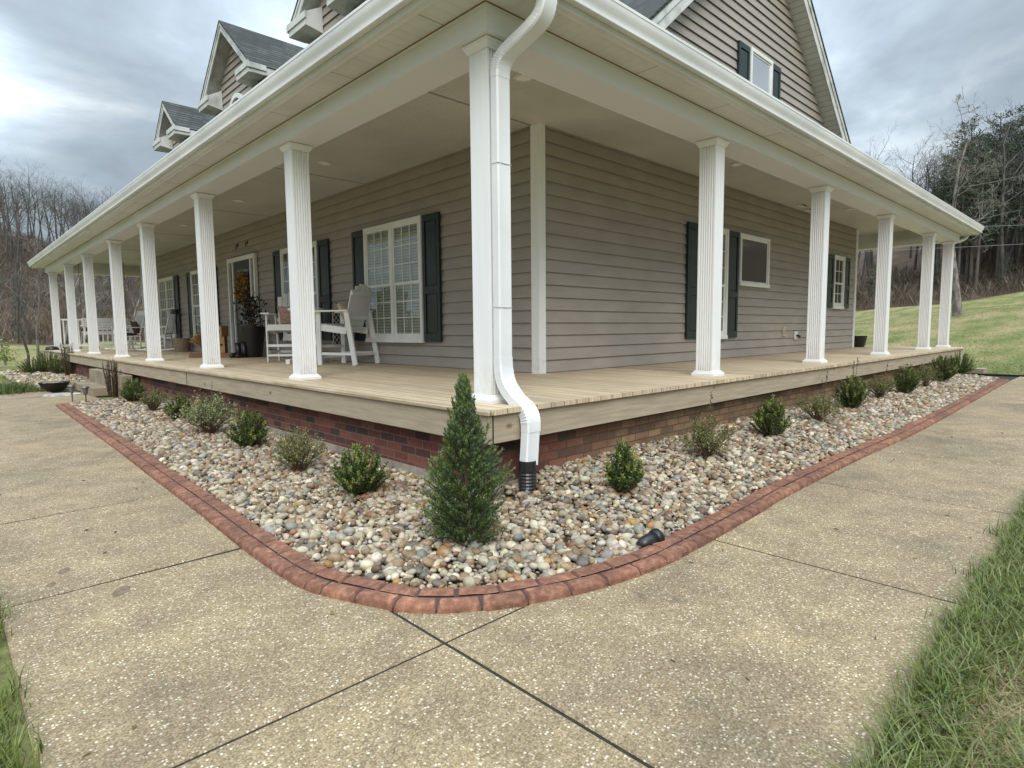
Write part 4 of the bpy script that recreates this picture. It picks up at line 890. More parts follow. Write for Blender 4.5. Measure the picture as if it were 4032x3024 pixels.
b_ = MB(); b_.lathe([(0, 0), (.17, 0), (.20, .12), (.205, .24), (.19, .36), (.175, .36), (.17, .30), (0, .30)], (0, 0, 0), 20); q_ = b_.build('basket', 'basket', None, auto=40); q_.location = (2.24, 14.75, 0); tag(q_, 'tan woven basket on the deck behind the sideways rocking chair', 'basket')
# parcels
def carton(label, loc, rz, s_, m='cardboard', arrow=True):
    t = thing('cardboard_box', label, 'box', loc, rz); x, y, z = s_; MB().box(-x / 2, x / 2, -y / 2, y / 2, 0, z).build('carton', m, t, bevel=.004)
    if arrow:
        tp_ = MB(); tp_.box(-.022, .022, -y / 2 - .002, -y / 2 + .001, .001, z + .001); tp_.box(-.022, .022, -y / 2 - .001, y / 2, z + .0005, z + .002); tp_.build('tape', 'tape', t)
        a_ = MB(); pts = [(.34 * x * math.cos(q), z * .62 + .30 * x * math.sin(q)) for q in np.linspace(R(205), R(335), 13)]
        for i in range(12):
            (a, c_), (e, g_) = pts[i], pts[i + 1]; w0, w1 = .004 + .010 * math.sin(math.pi * i / 12), .004 + .010 * math.sin(math.pi * (i + 1) / 12)
            a_.add([(a, -y / 2 - .0035, c_ - w0), (e, -y / 2 - .0035, g_ - w1), (e, -y / 2 - .0035, g_ + w1), (a, -y / 2 - .0035, c_ + w0)], [(0, 1, 2, 3)])
        ex, ez = pts[-1]; a_.add([(ex + .03, -y / 2 - .0035, ez + .035), (ex - .035, -y / 2 - .0035, ez + .012), (ex + .022, -y / 2 - .0035, ez - .03)], [(0, 1, 2)])
        a_.build('curved_arrow', 'ink', t, recalc=False)
    return t
carton('long flat brown carton lying under the parcels by the front door', (1.62, 10.2, 0), R(-42), (.92, .34, .085), 'cardboard_dark', False)
carton('tan parcel with a curved arrow mark, lower of two', (1.66, 10.22, .087), R(-30), (.34, .28, .33)); carton('tan parcel with a curved arrow mark, topmost of its stack', (1.70, 10.24, .419), R(-52), (.30, .24, .22))
b_ = MB()
for k in range(150): a = rnd.uniform(-1.0, 1.0); b2 = rnd.uniform(-.5, .5); b_.tube([(0, 0, 0), (.12 * a, .1 * b2, .25), (.3 * a, .24 * b2, .52 - .2 * a * a)], [.003, .003, .010], 3, False)
q_ = b_.build('straw_bundle', 'straw'); q_.location = (1.56, 10.62, 0); tag(q_, 'loose tan straw bundle standing beside the parcels', 'straw bundle')
pt_ = thing('dark_planter', 'tall black planter with dark leafy plant beside the front door', 'planter', (2.12, 9.55, 0))
b_ = MB(); b_.lathe([(0, 0), (.17, 0), (.24, .45), (.26, .62), (.235, .62), (.22, .56), (0, .56)], (0, 0, 0), 22); b_.build('pot', 'black_rubber', pt_, auto=40)
def twigs(mb, n, r0, hh, spread, base=0):
    for k in range(n):
        a = rnd.uniform(0, 6.28); s_ = rnd.uniform(.2, 1) * spread; h_ = hh * rnd.uniform(.65, 1.05); mb.tube([(r0 * math.cos(a) * .4, r0 * math.sin(a) * .4, base), (s_ * .5 * math.cos(a), s_ * .5 * math.sin(a), base + h_ * .6), (s_ * math.cos(a), s_ * math.sin(a), base + h_)], [.006, .005, .003], 4, False)
b_ = MB(); twigs(b_, 16, .15, .62, .26, .55); b_.build('stem', 'brown_twig', pt_)
def leaves(name, parent, m, P, D, L, W, C, curl=.3):
    """diamond leaves: base P, direction D, length L, width W, colour C (arrays)"""
    P = np.asarray(P, float); D = np.asarray(D, float); n = len(P); D = D / np.linalg.norm(D, axis=1)[:, None]
    r_ = nrg.normal(0, 1, (n, 3)); S = np.cross(D, r_); S /= np.linalg.norm(S, axis=1)[:, None] + 1e-9; Nn = np.cross(S, D)
    L = np.broadcast_to(L, n)[:, None]; W = np.broadcast_to(W, n)[:, None]
    V = np.stack([P, P + D * L * .45 + S * W * .5 + Nn * W * curl, P + D * L, P + D * L * .45 - S * W * .5 + Nn * W * curl, P + D * L * .5], 1)
    i = np.arange(n)[:, None] * 5; F = np.concatenate([i + [[0, 1, 4]], i + [[1, 2, 4]], i + [[2, 3, 4]], i + [[3, 0, 4]]]); return npmesh(name, V.reshape(-1, 3), F, m, parent, np.repeat(np.asarray(C), 5, 0), smooth=False)
n = 260; P = nrg.normal(0, .11, (n, 3)) + [0, 0, .92]; P[:, 2] += nrg.uniform(-.28, .22, n); leaves('foliage', pt_, 'leaf', P, nrg.normal(0, 1, (n, 3)) + [0, 0, .8], .11, .035, np.array([(.012, .018, .012)]) * nrg.uniform(.6, 1.8, (n, 1)))
b_ = MB(); b_.lathe([(0, 0), (.055, 0), (.062, .03), (.055, .10), (.065, .30), (.058, .30), (0, .26)], (0, 0, 0), 14)
for k, (dx, dy, lb) in enumerate(((0, 0, 'left'), (.07, -.13, 'right'))):
    t = thing('rubber_boot', 'glossy black rubber boot by the dark planter, %s one of the pair' % lb, 'boot', (1.86 + dx, 9.62 + dy, 0), R(200), 'rubber boots')
    b2 = MB(); b2.lathe([(0, .03), (.055, .03), (.06, .10), (.065, .30), (.056, .30), (0, .26)], (0, 0, 0), 14); b2.build('shaft', 'black_rubber', t, smooth=True); b2 = MB(); b2.tube([(-.05, 0, .035), (.08, 0, .05), (.17, 0, .038), (.20, 0, .03)], [.05, .052, .045, .02], 10); b2.build('foot', 'black_rubber', t, smooth=True)
pt2 = thing('window_planter', 'dark planter with bare purple stems by the third double window', 'planter', (2.2, 12.45, 0)); b_ = MB(); b_.lathe([(0, 0), (.13, 0), (.19, .36), (.17, .36), (0, .3)], (0, 0, 0), 18); b_.build('pot', 'black_plastic', pt2, auto=40); b_ = MB(); twigs(b_, 22, .12, .75, .24, .3); b_.build('stem', 'brown_twig', pt2)
n = 120; P = nrg.normal(0, .11, (n, 3)) + [0, 0, .62]; leaves('foliage', pt2, 'leaf', P, nrg.normal(0, 1, (n, 3)), .07, .03, np.array([(.035, .014, .016)]) * nrg.uniform(.6, 1.8, (n, 1)))
wr = thing('door_wreath', 'tan and gold dried flower wreath on the dark front door', 'wreath', (DF - .09, 10.72, 1.46), 0)
n = 900; a = nrg.uniform(0, 2 * np.pi, n); rr = .22 + nrg.normal(0, .05, n); P = np.stack([nrg.normal(-.02, .03, n), rr * np.cos(a), rr * np.sin(a) * 1.15], 1); leaves('flowers', wr, 'leaf', P, nrg.normal(0, 1, (n, 3)), .07, .05, np.array([(.36, .22, .07)]) * nrg.uniform(.4, 1.3, (n, 1)))
b_ = MB(); b_.tube([(0, .2 * math.cos(q), .23 * math.sin(q)) for q in np.linspace(0, 2 * math.pi, 25)], .02, 6); b_.build('ring', 'brown_twig', wr)
b_ = MB(); b_.lathe([(0, .0), (.14, 0), (.15, .02), (.13, .06), (.11, .10), (0, .13)], (0, 0, 0), 18); q_ = b_.build('black_cap', 'black_rubber', None, smooth=True); q_.location = (.16, 20.85, 0); q_.scale = (1.3, 1.6, 1); tag(q_, 'black cap left on the far corner of the deck', 'cap')
b_ = MB(); b_.lathe([(0, 0), (.17, 0), (.20, .12), (.225, .25), (.24, .275), (.225, .275), (.21, .22), (0, .2)], (0, 0, 0), 24); q_ = b_.build('round_tub', 'dark_pot', None, auto=40); q_.location = (13.95, 2.0, 0); tag(q_, 'round black tub on the deck past the far house corner', 'tub')
# ------------------------------------------------------------------ bed accessories
bw_ = thing('fire_bowl', 'wide dark metal bowl filled with stones beside the steps', 'bowl', (-.80, 12.45, -.66), 0, None, .62)
b_ = MB(); b_.lathe([(0, 0), (.20, 0), (.33, .12), (.405, .25), (.425, .285), (.43, .30), (.40, .30), (.38, .25), (0, .22)], (0, 0, 0), 32); b_.build('bowl', 'dark_pot', bw_, auto=40)
pp = [(rnd.uniform(-.3, .3), rnd.uniform(-.3, .3), .23) for _ in range(90)]; sp_ = pebbles('stones', [p for p in pp if math.hypot(p[0], p[1]) < .33], 1, .04, .06); sp_.parent = bw_; sp_['kind'] = 'stuff'
b_ = MB(); b_.lathe([(0, .012), (.30, .012), (.31, .0), (.31, -.02)], (0, 0, 0), 30); q_ = b_.build('stepping_stone', 'mosaic'); q_.location = (-.80, 11.42, GZ + .004); tag(q_, 'round pale mosaic stepping stone in front of the steps', 'stepping stone')
def path_light(label, loc):
    t = thing('path_light', label, 'path light', loc, 0, 'small solar path lights')
    b_ = MB(); b_.lathe([(0, .30), (.05, .285), (.062, .27), (.062, .262), (0, .262)], (0, 0, 0), 14); b_.build('cap', 'grey_metal', t, auto=40)
    b_ = MB(); b_.lathe([(.048, .262), (.028, .16), (.014, .14)], (0, 0, 0), 12); b_.build('lens', 'smoked_lens', t, smooth=True); b_ = MB(); b_.tube([(0, 0, 0), (0, 0, .15)], .010, 6); b_.build('stake', 'grey_metal', t)
path_light('small solar path light standing off the far tip of the kerb', (-.86, 9.86, -.66)); path_light('small solar path light standing in the pebbles near the kerb tip', (-.80, 8.95, -.63))
ul = thing('spot_light', 'low black landscape light tucked behind the kerb', 'garden light', (.14, -1.10, -.655), R(-10))
b_ = MB(); b_.tube([(-.06, 0, .03), (-.02, 0, .035), (.06, 0, .045)], [.022, .036, .040], 12); b_.build('lamp_body', 'black_plastic', ul, smooth=True)
b_ = MB(); b_.tube([(.05, 0, .044), (.085, 0, .05)], [.044, .047], 14); b_.build('hood', 'black_rubber', ul, smooth=True); b_ = MB(); b_.box(-.03, .03, -.012, .012, -.02, .02); b_.build('stake', 'black_plastic', ul)
# ------------------------------------------------------------------ shrubs
def mixcol(cols, n, j=.22):
    c = np.array(cols); k = nrg.integers(0, len(c), n); return c[k] * nrg.uniform(1 - j, 1 + j, (n, 1))
def boxwood(label, loc, w_, h_, dens=1.0, cone=0.0, cat='shrub', shoot=None):
    t = thing('boxwood_shrub', label, cat, loc, rnd.uniform(0, 6), 'young boxwood shrubs in the pebble bed')
    st = MB(); P = []; D = []; C = []; nb = int(95 * dens); lf = .0135
    for k in range(nb):
        a = rnd.uniform(0, 2 * math.pi); ph = math.acos(rnd.uniform(-.12, 1)); r_ = (w_ / 2) * (1 - cone * .55 * math.cos(ph)) * rnd.uniform(.75, 1.08)
        tip = np.array([r_ * math.sin(ph) * math.cos(a), r_ * math.sin(ph) * math.sin(a), h_ * (.36 + .62 * math.cos(ph) * rnd.uniform(.85, 1.05))]); b0 = np.array([rnd.uniform(-.02, .02), rnd.uniform(-.02, .02), .0]); mid = b0 * .3 + tip * .55 + np.array([0, 0, -.03 * h_ / .35])
        if k % 2 == 0: st.tube([b0, mid, tip], [.0035, .0025, .0012], 3, False)
        n = int(h_ * 75); young = rnd.random() < .35
        for j in range(n):
            f_ = .30 + .70 * (j + rnd.random()) / n; p = (1 - f_) ** 2 * b0 + 2 * f_ * (1 - f_) * mid + f_ * f_ * tip; o = nrg.normal(0, 1, 3); ax = tip - mid; ax = ax / (np.linalg.norm(ax) + 1e-6)
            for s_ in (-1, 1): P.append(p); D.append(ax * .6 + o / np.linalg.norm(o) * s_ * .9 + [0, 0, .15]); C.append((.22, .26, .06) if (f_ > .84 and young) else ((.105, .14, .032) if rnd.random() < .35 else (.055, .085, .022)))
    if shoot:
        for (a, hh) in shoot:
            pts = [(0, 0, 0), (.05 * math.cos(a), .05 * math.sin(a), hh * .5), (.09 * math.cos(a), .09 * math.sin(a), hh)]; st.tube(pts, [.004, .003, .0015], 4, False)
            for j in range(40): f_ = rnd.uniform(.45, 1); p = np.array(pts[1]) * (1 - f_) * 2 + np.array(pts[2]) * (2 * f_ - 1) if f_ > .5 else np.array(pts[1]); P.append(p); D.append(nrg.normal(0, 1, 3) + [0, 0, .5]); C.append((.10, .12, .035))
    st.build('stem', 'brown_twig', t); C = np.array(C) * nrg.uniform(.7, 1.3, (len(C), 1)); n = len(P)
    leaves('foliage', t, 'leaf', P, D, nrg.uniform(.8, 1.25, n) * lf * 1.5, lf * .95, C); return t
def spirea(label, loc, w_, h_, dens=1.0, pale=False, shoot=None):
    t = thing('loose_shrub', label, 'shrub', loc, rnd.uniform(0, 6), 'loose twiggy shrubs in the pebble bed')
    st = MB(); P = []; D = []; C = []; nb = int(52 * dens)
    for k in range(nb):
        a = rnd.uniform(0, 2 * math.pi); e = rnd.uniform(.12, 1) ** .7; r_ = w_ / 2 * e * rnd.uniform(.8, 1.15); hh = h_ * (1.02 - .5 * e * e) * rnd.uniform(.7, 1.1)
        b0 = np.array([rnd.uniform(-.03, .03), rnd.uniform(-.03, .03), 0]); tip = np.array([r_ * math.cos(a), r_ * math.sin(a), hh]); mid = b0 + (tip - b0) * .5 + np.array([0, 0, .10 * h_]) + nrg.normal(0, .012, 3)
        pts = [(1 - f_) ** 2 * b0 + 2 * f_ * (1 - f_) * mid + f_ * f_ * tip for f_ in np.linspace(0, 1, 6)]; st.tube(pts, list(np.linspace(.0034, .0012, 6)), 4, False)
        for q in range(rnd.randint(2, 5)):
            f_ = rnd.uniform(.35, .95); p = (1 - f_) ** 2 * b0 + 2 * f_ * (1 - f_) * mid + f_ * f_ * tip; d_ = nrg.normal(0, 1, 3) + [0, 0, 1.0]; d_ = d_ / np.linalg.norm(d_); L = rnd.uniform(.04, .11); st.tube([p, p + d_ * L], [.0016, .0009], 3, False)
            for j in range(rnd.randint(4, 9)): P.append(p + d_ * L * rnd.uniform(.2, 1)); D.append(nrg.normal(0, 1, 3) + d_); C.append((.29, .36, .17) if pale and rnd.random() < .6 else rnd.choice([(.16, .20, .055), (.23, .25, .085), (.115, .15, .045), (.22, .19, .09)]))
        for j in range(9): f_ = rnd.uniform(.4, 1); P.append((1 - f_) ** 2 * b0 + 2 * f_ * (1 - f_) * mid + f_ * f_ * tip); D.append(nrg.normal(0, 1, 3) + [0, 0, .4]); C.append((.31, .39, .18) if pale else rnd.choice([(.16, .19, .05), (.22, .22, .08)]))
    for (a, hh) in (shoot or []):
        pts = [np.zeros(3), np.array([.05 * math.cos(a), .05 * math.sin(a), hh * .5]), np.array([.08 * math.cos(a), .08 * math.sin(a), hh])]; st.tube(pts, [.0035, .0026, .0014], 4, False)
        for j in range(36): f_ = rnd.uniform(.55, 1); P.append(pts[1] * (1 - f_) / .45 * .45 + pts[2] * f_ if False else pts[1] + (pts[2] - pts[1]) * (f_ * 2 - 1) if f_ > .5 else pts[1]); D.append(nrg.normal(0, 1, 3)); C.append((.12, .13, .05))
    st.build('stem', 'brown_twig', t); n = len(P); leaves('foliage', t, 'leaf', P, D, nrg.uniform(.015, .026, n), nrg.uniform(.009, .015, n), np.array(C) * nrg.uniform(.7, 1.3, (n, 1))); return t
def bz(x, y): return bedz(x, y) + .012
def upright(label, loc, w_, h_, name='upright_shrub'):
    t = thing(name, label, 'shrub', loc, 0); st = MB(); P = []; D = []; C = []
    for k in range(46):
        a = rnd.uniform(0, 6.28); r0 = w_ * .18; r1 = w_ * rnd.uniform(.15, .52); hh = h_ * rnd.uniform(.68, 1.05) if r1 > .25 * w_ else h_ * rnd.uniform(.85, 1.1); b0 = np.array([r0 * math.cos(a), r0 * math.sin(a), 0]); tp = np.array([r1 * math.cos(a), r1 * math.sin(a), hh]); st.tube([b0, tp], [.005, .002], 4, False)
        for j in range(int(60 * h_ / .6)): f_ = rnd.random() ** 1.1; P.append(b0 + (tp - b0) * f_); D.append(nrg.normal(0, .7, 3) + [math.cos(a) * .4, math.sin(a) * .4, .7]); C.append(rnd.choice([(.022, .034, .015), (.032, .045, .019), (.016, .024, .012), (.06, .06, .025)] if f_ < .9 else [(.10, .085, .045), (.05, .06, .025)]))
    st.build('stem', 'brown_twig', t); leaves('foliage', t, 'leaf', P, D, .026, .008, np.array(C) * nrg.uniform(.7, 1.3, (len(C), 1)))
upright('dark narrow upright shrub right beside the steps', (-.255, 9.9, bz(-.3, 9) - .01), .30, .64)
boxwood('green boxwood shrub just right of the dark upright shrub', (-.21, 8.5, bz(-.3, 8)), .42, .42, 1.1)
spirea('brownish twiggy shrub between the two farthest boxwoods of the left arm', (-.30, 6.98, bz(-.39, 6.6)), .44, .34)
boxwood('dark boxwood shrub half hidden behind the pale leafy shrub', (-.27, 5.8, bz(-.35, 5.5)), .33, .36)
spirea('largest loose shrub with pale variegated leaves', (-.37, 4.26, bz(-.45, 4)), .76, .46, 2.4, True, [(.6, .58), (2.5, .54)])
boxwood('oval boxwood shrub between the pale leafy shrub and a twiggy one', (-.34, 3.18, bz(-.42, 2.9)), .38, .41, 1.15)
spirea('yellowish twiggy shrub against the red brick', (-.46, 1.79, bz(-.53, 1.6)), .52, .36, 1.25)
boxwood('round boxwood shrub left of the juniper', (-.45, .84, bz(-.45, .84)), .385, .37, 1.3)
boxwood('egg shaped boxwood shrub right of the downspout', (.72, -.53, bz(.72, -.53)), .27, .36, 1.0, .35)
spirea('low twiggy shrub against the tan stained brick', (2.03, -.41, bz(2.07, -.38)), .52, .34, 1.15, False, [(3.3, .55)])
boxwood('pointed boxwood shrub below the second side column', (3.34, -.40, bz(3.42, -.36)), .36, .43, 1.1, .25)
spirea('twiggy shrub with one tall shoot right of the pointed boxwood', (4.64, -.38, bz(4.7, -.34)), .6, .32, 1.2, False, [(2.9, .58)])
boxwood('leafy boxwood shrub with two tall shoots at its left', (6.0, -.31, bz(6.2, -.25)), .44, .46, 1.1, 0, 'shrub', [(2.7, .68), (2.2, .62)])
spirea('sparse twiggy shrub in the gap between the two middle side boxwoods', (7.43, -.26, bz(7.7, -.2)), .52, .36, 1.1, False, [(.4, .55)])
boxwood('compact boxwood shrub below the fourth side column', (8.45, -.34, bz(8.7, -.29)), .42, .48, 1.0)
spirea('faint twiggy shrub before the last boxwoods on the side', (9.89, -.31, bz(10.2, -.26)), .5, .42, 1.1)
boxwood('broad boxwood shrub second from the far end of the side bed', (11.27, -.28, bz(11.6, -.2)), .55, .52, 1.1); boxwood('last boxwood shrub at the far end of the side bed', (13.4, -.2, bz(13.6, -.15)), .55, .52, 1.0)
boxwood('far boxwood nearest the dark column shrub beyond the bowl', (-.15, 17.1, -.62), .62, .55, .9); boxwood('tallest far boxwood in the middle beyond the bowl', (-.30, 18.0, -.62), .75, .72, 1.0); boxwood('leftmost far boxwood beyond the bowl', (-.62, 18.1, -.62), .8, .5, 1.0)
upright('dark column shaped shrub beyond the bowl', (-.02, 16.5, -.62), .36, .86)
t = thing('yellow_green_bush', 'bright yellow green bush behind the far boxwoods', 'bush', (-1.3, 21.5, -.68)); n = 900; P = np.abs(nrg.normal(0, 1, (n, 3))) * [0, 0, .38] + nrg.normal(0, .3, (n, 3)) * [1, 1, 0] + [0, 0, .35]; leaves('foliage', t, 'leaf', P, nrg.normal(0, 1, (n, 3)), .075, .05, mixcol([(.22, .28, .05), (.16, .21, .035), (.28, .30, .08)], n)); b_ = MB(); twigs(b_, 14, .1, .9, .35); b_.build('stem', 'brown_twig', t)
# juniper at the corner
jn = thing('conical_juniper', 'conical blue green juniper at the porch corner', 'juniper', (-.525, -.40, bedz(-.5, -.4) + .005)); V = []; F = []; C = []; st = MB(); st.tube([(0, 0, 0), (.01, 0, .4), (-.02, .01, .88)], [.014, .009, .002], 5)
def rad_at(z): return np.interp(z, [0, .1, .2, .30, .41, .51, .62, .72, .83, .92], [.14, .185, .205, .210, .178, .125, .082, .052, .030, .004])
LV = Vector((rt2.x, rt2.y, 0))
P = []; D = []; C = []; Ls = []; Ws = []
for k in range(820):
    z0 = rnd.random() ** 1.15 * .84; a = rnd.uniform(0, 6.283); r_ = rad_at(z0 + .03) * (1 + .16 * math.sin(3 * a + 9 * z0) + .10 * math.sin(5 * a - 17 * z0 + 1)) * rnd.choice([.5, .68, .82, .92, .98, 1.05, 1.16])
    tip = np.array([r_ * math.cos(a), r_ * math.sin(a), z0 + .05 + rnd.uniform(0, .04)]); b0 = np.array([r_ * .15 * math.cos(a), r_ * .15 * math.sin(a), max(0.0, z0 - .06)])
    if k % 4 == 0: st.tube([b0, tip], [.002, .001], 3, False)
    blu = rnd.random() < .5; nn = 34; ax = (tip - b0) / np.linalg.norm(tip - b0)
    for j in range(nn):
        f_ = .42 + .58 * (j + rnd.random()) / nn; p = b0 + (tip - b0) * f_ + nrg.normal(0, .003, 3); P.append(p); D.append(ax + nrg.normal(0, .42, 3) + [0, 0, .4]); Ls.append(rnd.uniform(.014, .024)); Ws.append(rnd.uniform(.006, .010))
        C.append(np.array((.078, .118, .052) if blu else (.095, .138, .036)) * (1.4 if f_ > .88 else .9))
for (dx, z0, z1, sp_) in ((.13, .42, .66, .0), (.20, .38, .52, 0), (.235, .30, .40, .0), (.25, .26, .46, 0), (-.08, .50, .74, 0), (.055, .6, .80, 0)):
    d_ = LV * dx
    for q in range(130): f_ = rnd.random(); P.append(np.array([d_.x * (.35 + .65 * f_), d_.y * (.35 + .65 * f_), z0 + (z1 - z0) * f_]) + nrg.normal(0, .010 * (1.1 - f_), 3)); D.append(np.array([d_.x, d_.y, .6 * (z1 - z0) + .15]) + nrg.normal(0, .12, 3)); Ls.append(rnd.uniform(.014, .028)); Ws.append(.006); C.append((.10, .15, .05))
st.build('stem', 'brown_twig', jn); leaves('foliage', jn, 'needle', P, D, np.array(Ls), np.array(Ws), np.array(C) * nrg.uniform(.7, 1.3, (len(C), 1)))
# ------------------------------------------------------------------ grass
mat('dirt_stain', (.20, .15, .10), .95, var=(.11, .08, .05), vscale=60)
def blades(name, pts, h0, h1, wd, cols, label, lean=.45):
    n = len(pts); P = np.array(pts); a = nrg.uniform(0, 6.283, n); H = nrg.uniform(h0, h1, n) * nrg.uniform(.6, 1.1, n); ln = np.abs(nrg.normal(lean, .3, n)) * H; dx, dy = np.cos(a), np.sin(a); W = nrg.uniform(.6, 1.2, n) * wd; sx, sy = -dy * W / 2, dx * W / 2
    o = np.zeros(n); S = np.stack([sx, sy, o], 1)
    def at(f_): return P + np.stack([dx * ln * f_ ** 2, dy * ln * f_ ** 2, H * f_ * (1 - .25 * f_ * np.clip(ln / (H + 1e-6), 0, 1.5))], 1)
    V = np.stack([at(0) - S, at(0) + S, at(.5) - S * .85, at(.5) + S * .85, at(.8) - S * .5, at(.8) + S * .5, at(1)], 1); i = np.arange(n)[:, None] * 7
    F = np.concatenate([i + [[0, 1, 3]], i + [[0, 3, 2]], i + [[2, 3, 5]], i + [[2, 5, 4]], i + [[4, 5, 6]]]); c = np.array(cols); C = c[nrg.integers(0, len(c), n)] * nrg.uniform(.7, 1.3, (n, 1))
    return tag(npmesh(name, V.reshape(-1, 3), F, 'grassblade', cols=np.repeat(C, 7, 0), smooth=False), label, 'grass', kind='stuff')
def pn(x, y): return math.sin(x * 3.1 + 1.3) * math.cos(y * 4.3) * .5 + math.sin(x * 7.7 + y * 5.1) * .3 + math.sin(x * 1.3 - y * 2.2) * .3
GR = [(.11, .155, .026), (.145, .185, .036), (.085, .125, .022), (.18, .20, .05), (.21, .20, .08)]; DRY = [(.38, .30, .17), (.44, .37, .22), (.30, .22, .11), (.34, .28, .13)]
gp, dp = [], []
def turf(x0, x1, y0, y1, n, edge):
    for _ in range(n):
        x, y = rnd.uniform(x0, x1), rnd.uniform(y0, y1)
        if (x - CAM.x) ** 2 + (y - CAM.y) ** 2 < .55 ** 2: continue
        e = edge(x, y)
        if e < 0 + .03 * pn(x * 2, y * 2): continue
        lush = 1.0 if e < .20 + .13 * pn(x * .8, y) else .20 + .35 * pn(x * 1.3, y * 1.3)
        if rnd.random() < lush: gp.append((x, y, -.672))
        elif rnd.random() < .5: dp.append((x, y, -.672))
turf(-1.3, 3.2, -3.5, -2.36, 62000, lambda x, y: -2.40 - y); turf(-2.4, 4.2, -4.6, -2.36, 22000, lambda x, y: -2.40 - y); turf(-3.4, -2.35, -2.4, 2.0, 20000, lambda x, y: -2.45 - x); turf(4.2, 9, -5.4, -5.15, 1500, lambda x, y: -5.2 - y)
blades('grass', gp, .05, .125, .0052, GR + [(.21, .25, .10)], 'long green grass growing beside the near paving', .95); blades('grass', dp, .03, .085, .0035, DRY, 'dry straw coloured grass between the green tufts', 2.2)
tg = []
for (cx, cy) in ((-2.40, .62), (-2.38, .40), (-2.41, .18), (-2.40, -.42), (-2.42, -.62), (-2.40, -.8), (.9, -2.45), (.3, -2.46), (1.7, -2.42), (-.3, -2.48)):
    for _ in range(80): tg.append((cx + rnd.gauss(0, .035) - (.05 if cx < -2 else 0), cy + rnd.gauss(0, .06), -.672))
blades('grass', tg, .06, .15, .0048, GR[:4], 'tall grass tufts leaning over the paving edge', .6)
og = [(-1.52 + rnd.gauss(0, .22), 12.9 + rnd.gauss(0, .3), -.67) for _ in range(1300)]; blades('ornamental_grass', og, .16, .32, .010, [(.10, .14, .035), (.075, .11, .03), (.14, .17, .05)], 'clump of dark ornamental grass left of the bowl', .7)
lw = []
for _ in range(46000):
    d_ = 15.6 + 26 * rnd.random() ** 1.6; y = rnd.uniform(-9, 8) * d_ / 22; x = d_
    if x > 15.4 and not (y > -1 and x < 15.2): lw.append((x, y, float(gz(x, y)) - .01))
blades('lawn_grass', lw, .02, .055, .02, [(.14, .165, .055), (.19, .19, .08), (.26, .225, .12), (.12, .145, .05)], 'short patchy lawn grass rising behind the house', .7)
for (x, y, r_) in ((-1.98, .30, .032), (-2.2, .62, .016), (-2.13, .78, .022), (-.35, -1.4, .018)):
    b_ = MB(); b_.lathe([(0, .0015), (r_ * .7, .0012), (r_, .0004)], (0, 0, 0), 9); q_ = b_.build('dirt_patch', 'dirt_stain'); q_.location = (x, y, GZ + .001); q_.scale = (1.0, 1.9, 1); q_.rotation_euler = (0, 0, -.5); tag(q_, kind='structure')

# ------------------------------------------------------------------ fallen leaves and twigs
dl = []; dd_ = []; dc = []
for _ in range(46):
    if rnd.random() < .5: x, y = rnd.uniform(-2.35, -1.4), rnd.uniform(-2.2, 4)
    else: x, y = rnd.uniform(-1.2, 6), rnd.uniform(-2.35, -1.3)
    dl.append((x, y, GZ + .003)); a = rnd.uniform(0, 6.28); dd_.append((math.cos(a), math.sin(a), .05)); dc.append(rnd.choice([(.13, .075, .035), (.20, .12, .05), (.10, .07, .045), (.25, .18, .08)]))
for _ in range(70):
    x, y = (rnd.uniform(-1.1, 0), rnd.uniform(-.9, 6)) if rnd.random() < .5 else (rnd.uniform(0, 8), rnd.uniform(-.95, 0))
    if in_bed(x, y): dl.append((x, y, bedz(x, y) + .055)); a = rnd.uniform(0, 6.28); dd_.append((math.cos(a), math.sin(a), .15)); dc.append(rnd.choice([(.16, .09, .04), (.24, .14, .06), (.12, .08, .05)]))
n = len(dl); tag(leaves('fallen_leaves', None, 'leaf', dl, dd_, nrg.uniform(.018, .038, n), nrg.uniform(.010, .02, n), np.array(dc), .25), 'scattered dry brown leaf bits on the walk and pebbles', 'fallen leaves', kind='stuff')
# ------------------------------------------------------------------ trees
def bare(seed, H, r0, lean=(0, 0), lv=3, clear=.35, spread=.55, nb=(9, 5, 4), sides=(7, 4, 3, 3), wig=.06, upb=.35, tp=1.1):
    r_ = random.Random(seed); tr, cr = MB(), MB()
    def branch(p, d, L, rad, level):
        n = 6 if level == 0 else (4 if level == 1 else 3); pts = [p]; q = Vector(p); dd = Vector(d).normalized()
        for i in range(n):
            dd = (dd + Vector((r_.gauss(0, 1), r_.gauss(0, 1), r_.gauss(0, .6))) * wig * (1 + level * .9) + Vector((0, 0, upb * .16 * (level > 0)))).normalized(); q = q + dd * (L / n); pts.append(q.copy())
        rr = [max(rad * (1 - (.80 if level or tp > 1 else .88) * (i / n) ** (1.1 if level else tp)), .006) for i in range(n + 1)]; (tr if level == 0 else cr).tube(pts, rr, sides[min(level, 3)], False)
        if level >= lv: return
        k = nb[level]
        for j in range(k):
            f_ = (clear if level == 0 else .25) + (1 - (clear if level == 0 else .25)) * (j + r_.random()) / k; i = min(int(f_ * n), n - 1); fr = f_ * n - i; pos = pts[i].lerp(pts[i + 1], fr); ax = (pts[i + 1] - pts[i]).normalized()
            a = r_.uniform(0, 6.283); o = ax.orthogonal(); o = Matrix.Rotation(a, 3, ax) @ o; ang = r_.uniform(.5, 1.15) * (spread / .55); nd = ax * math.cos(ang) + o.normalized() * math.sin(ang); nd.z += upb * .25
            branch(pos, nd, L * r_.uniform(.34, .58) * (1.05 - .45 * f_), max(rr[i] * r_.uniform(.38, .6), .008), level + 1)
    branch(Vector((0, 0, -.3)), Vector((lean[0], lean[1], 1)), H, r0, 0); return tr, cr
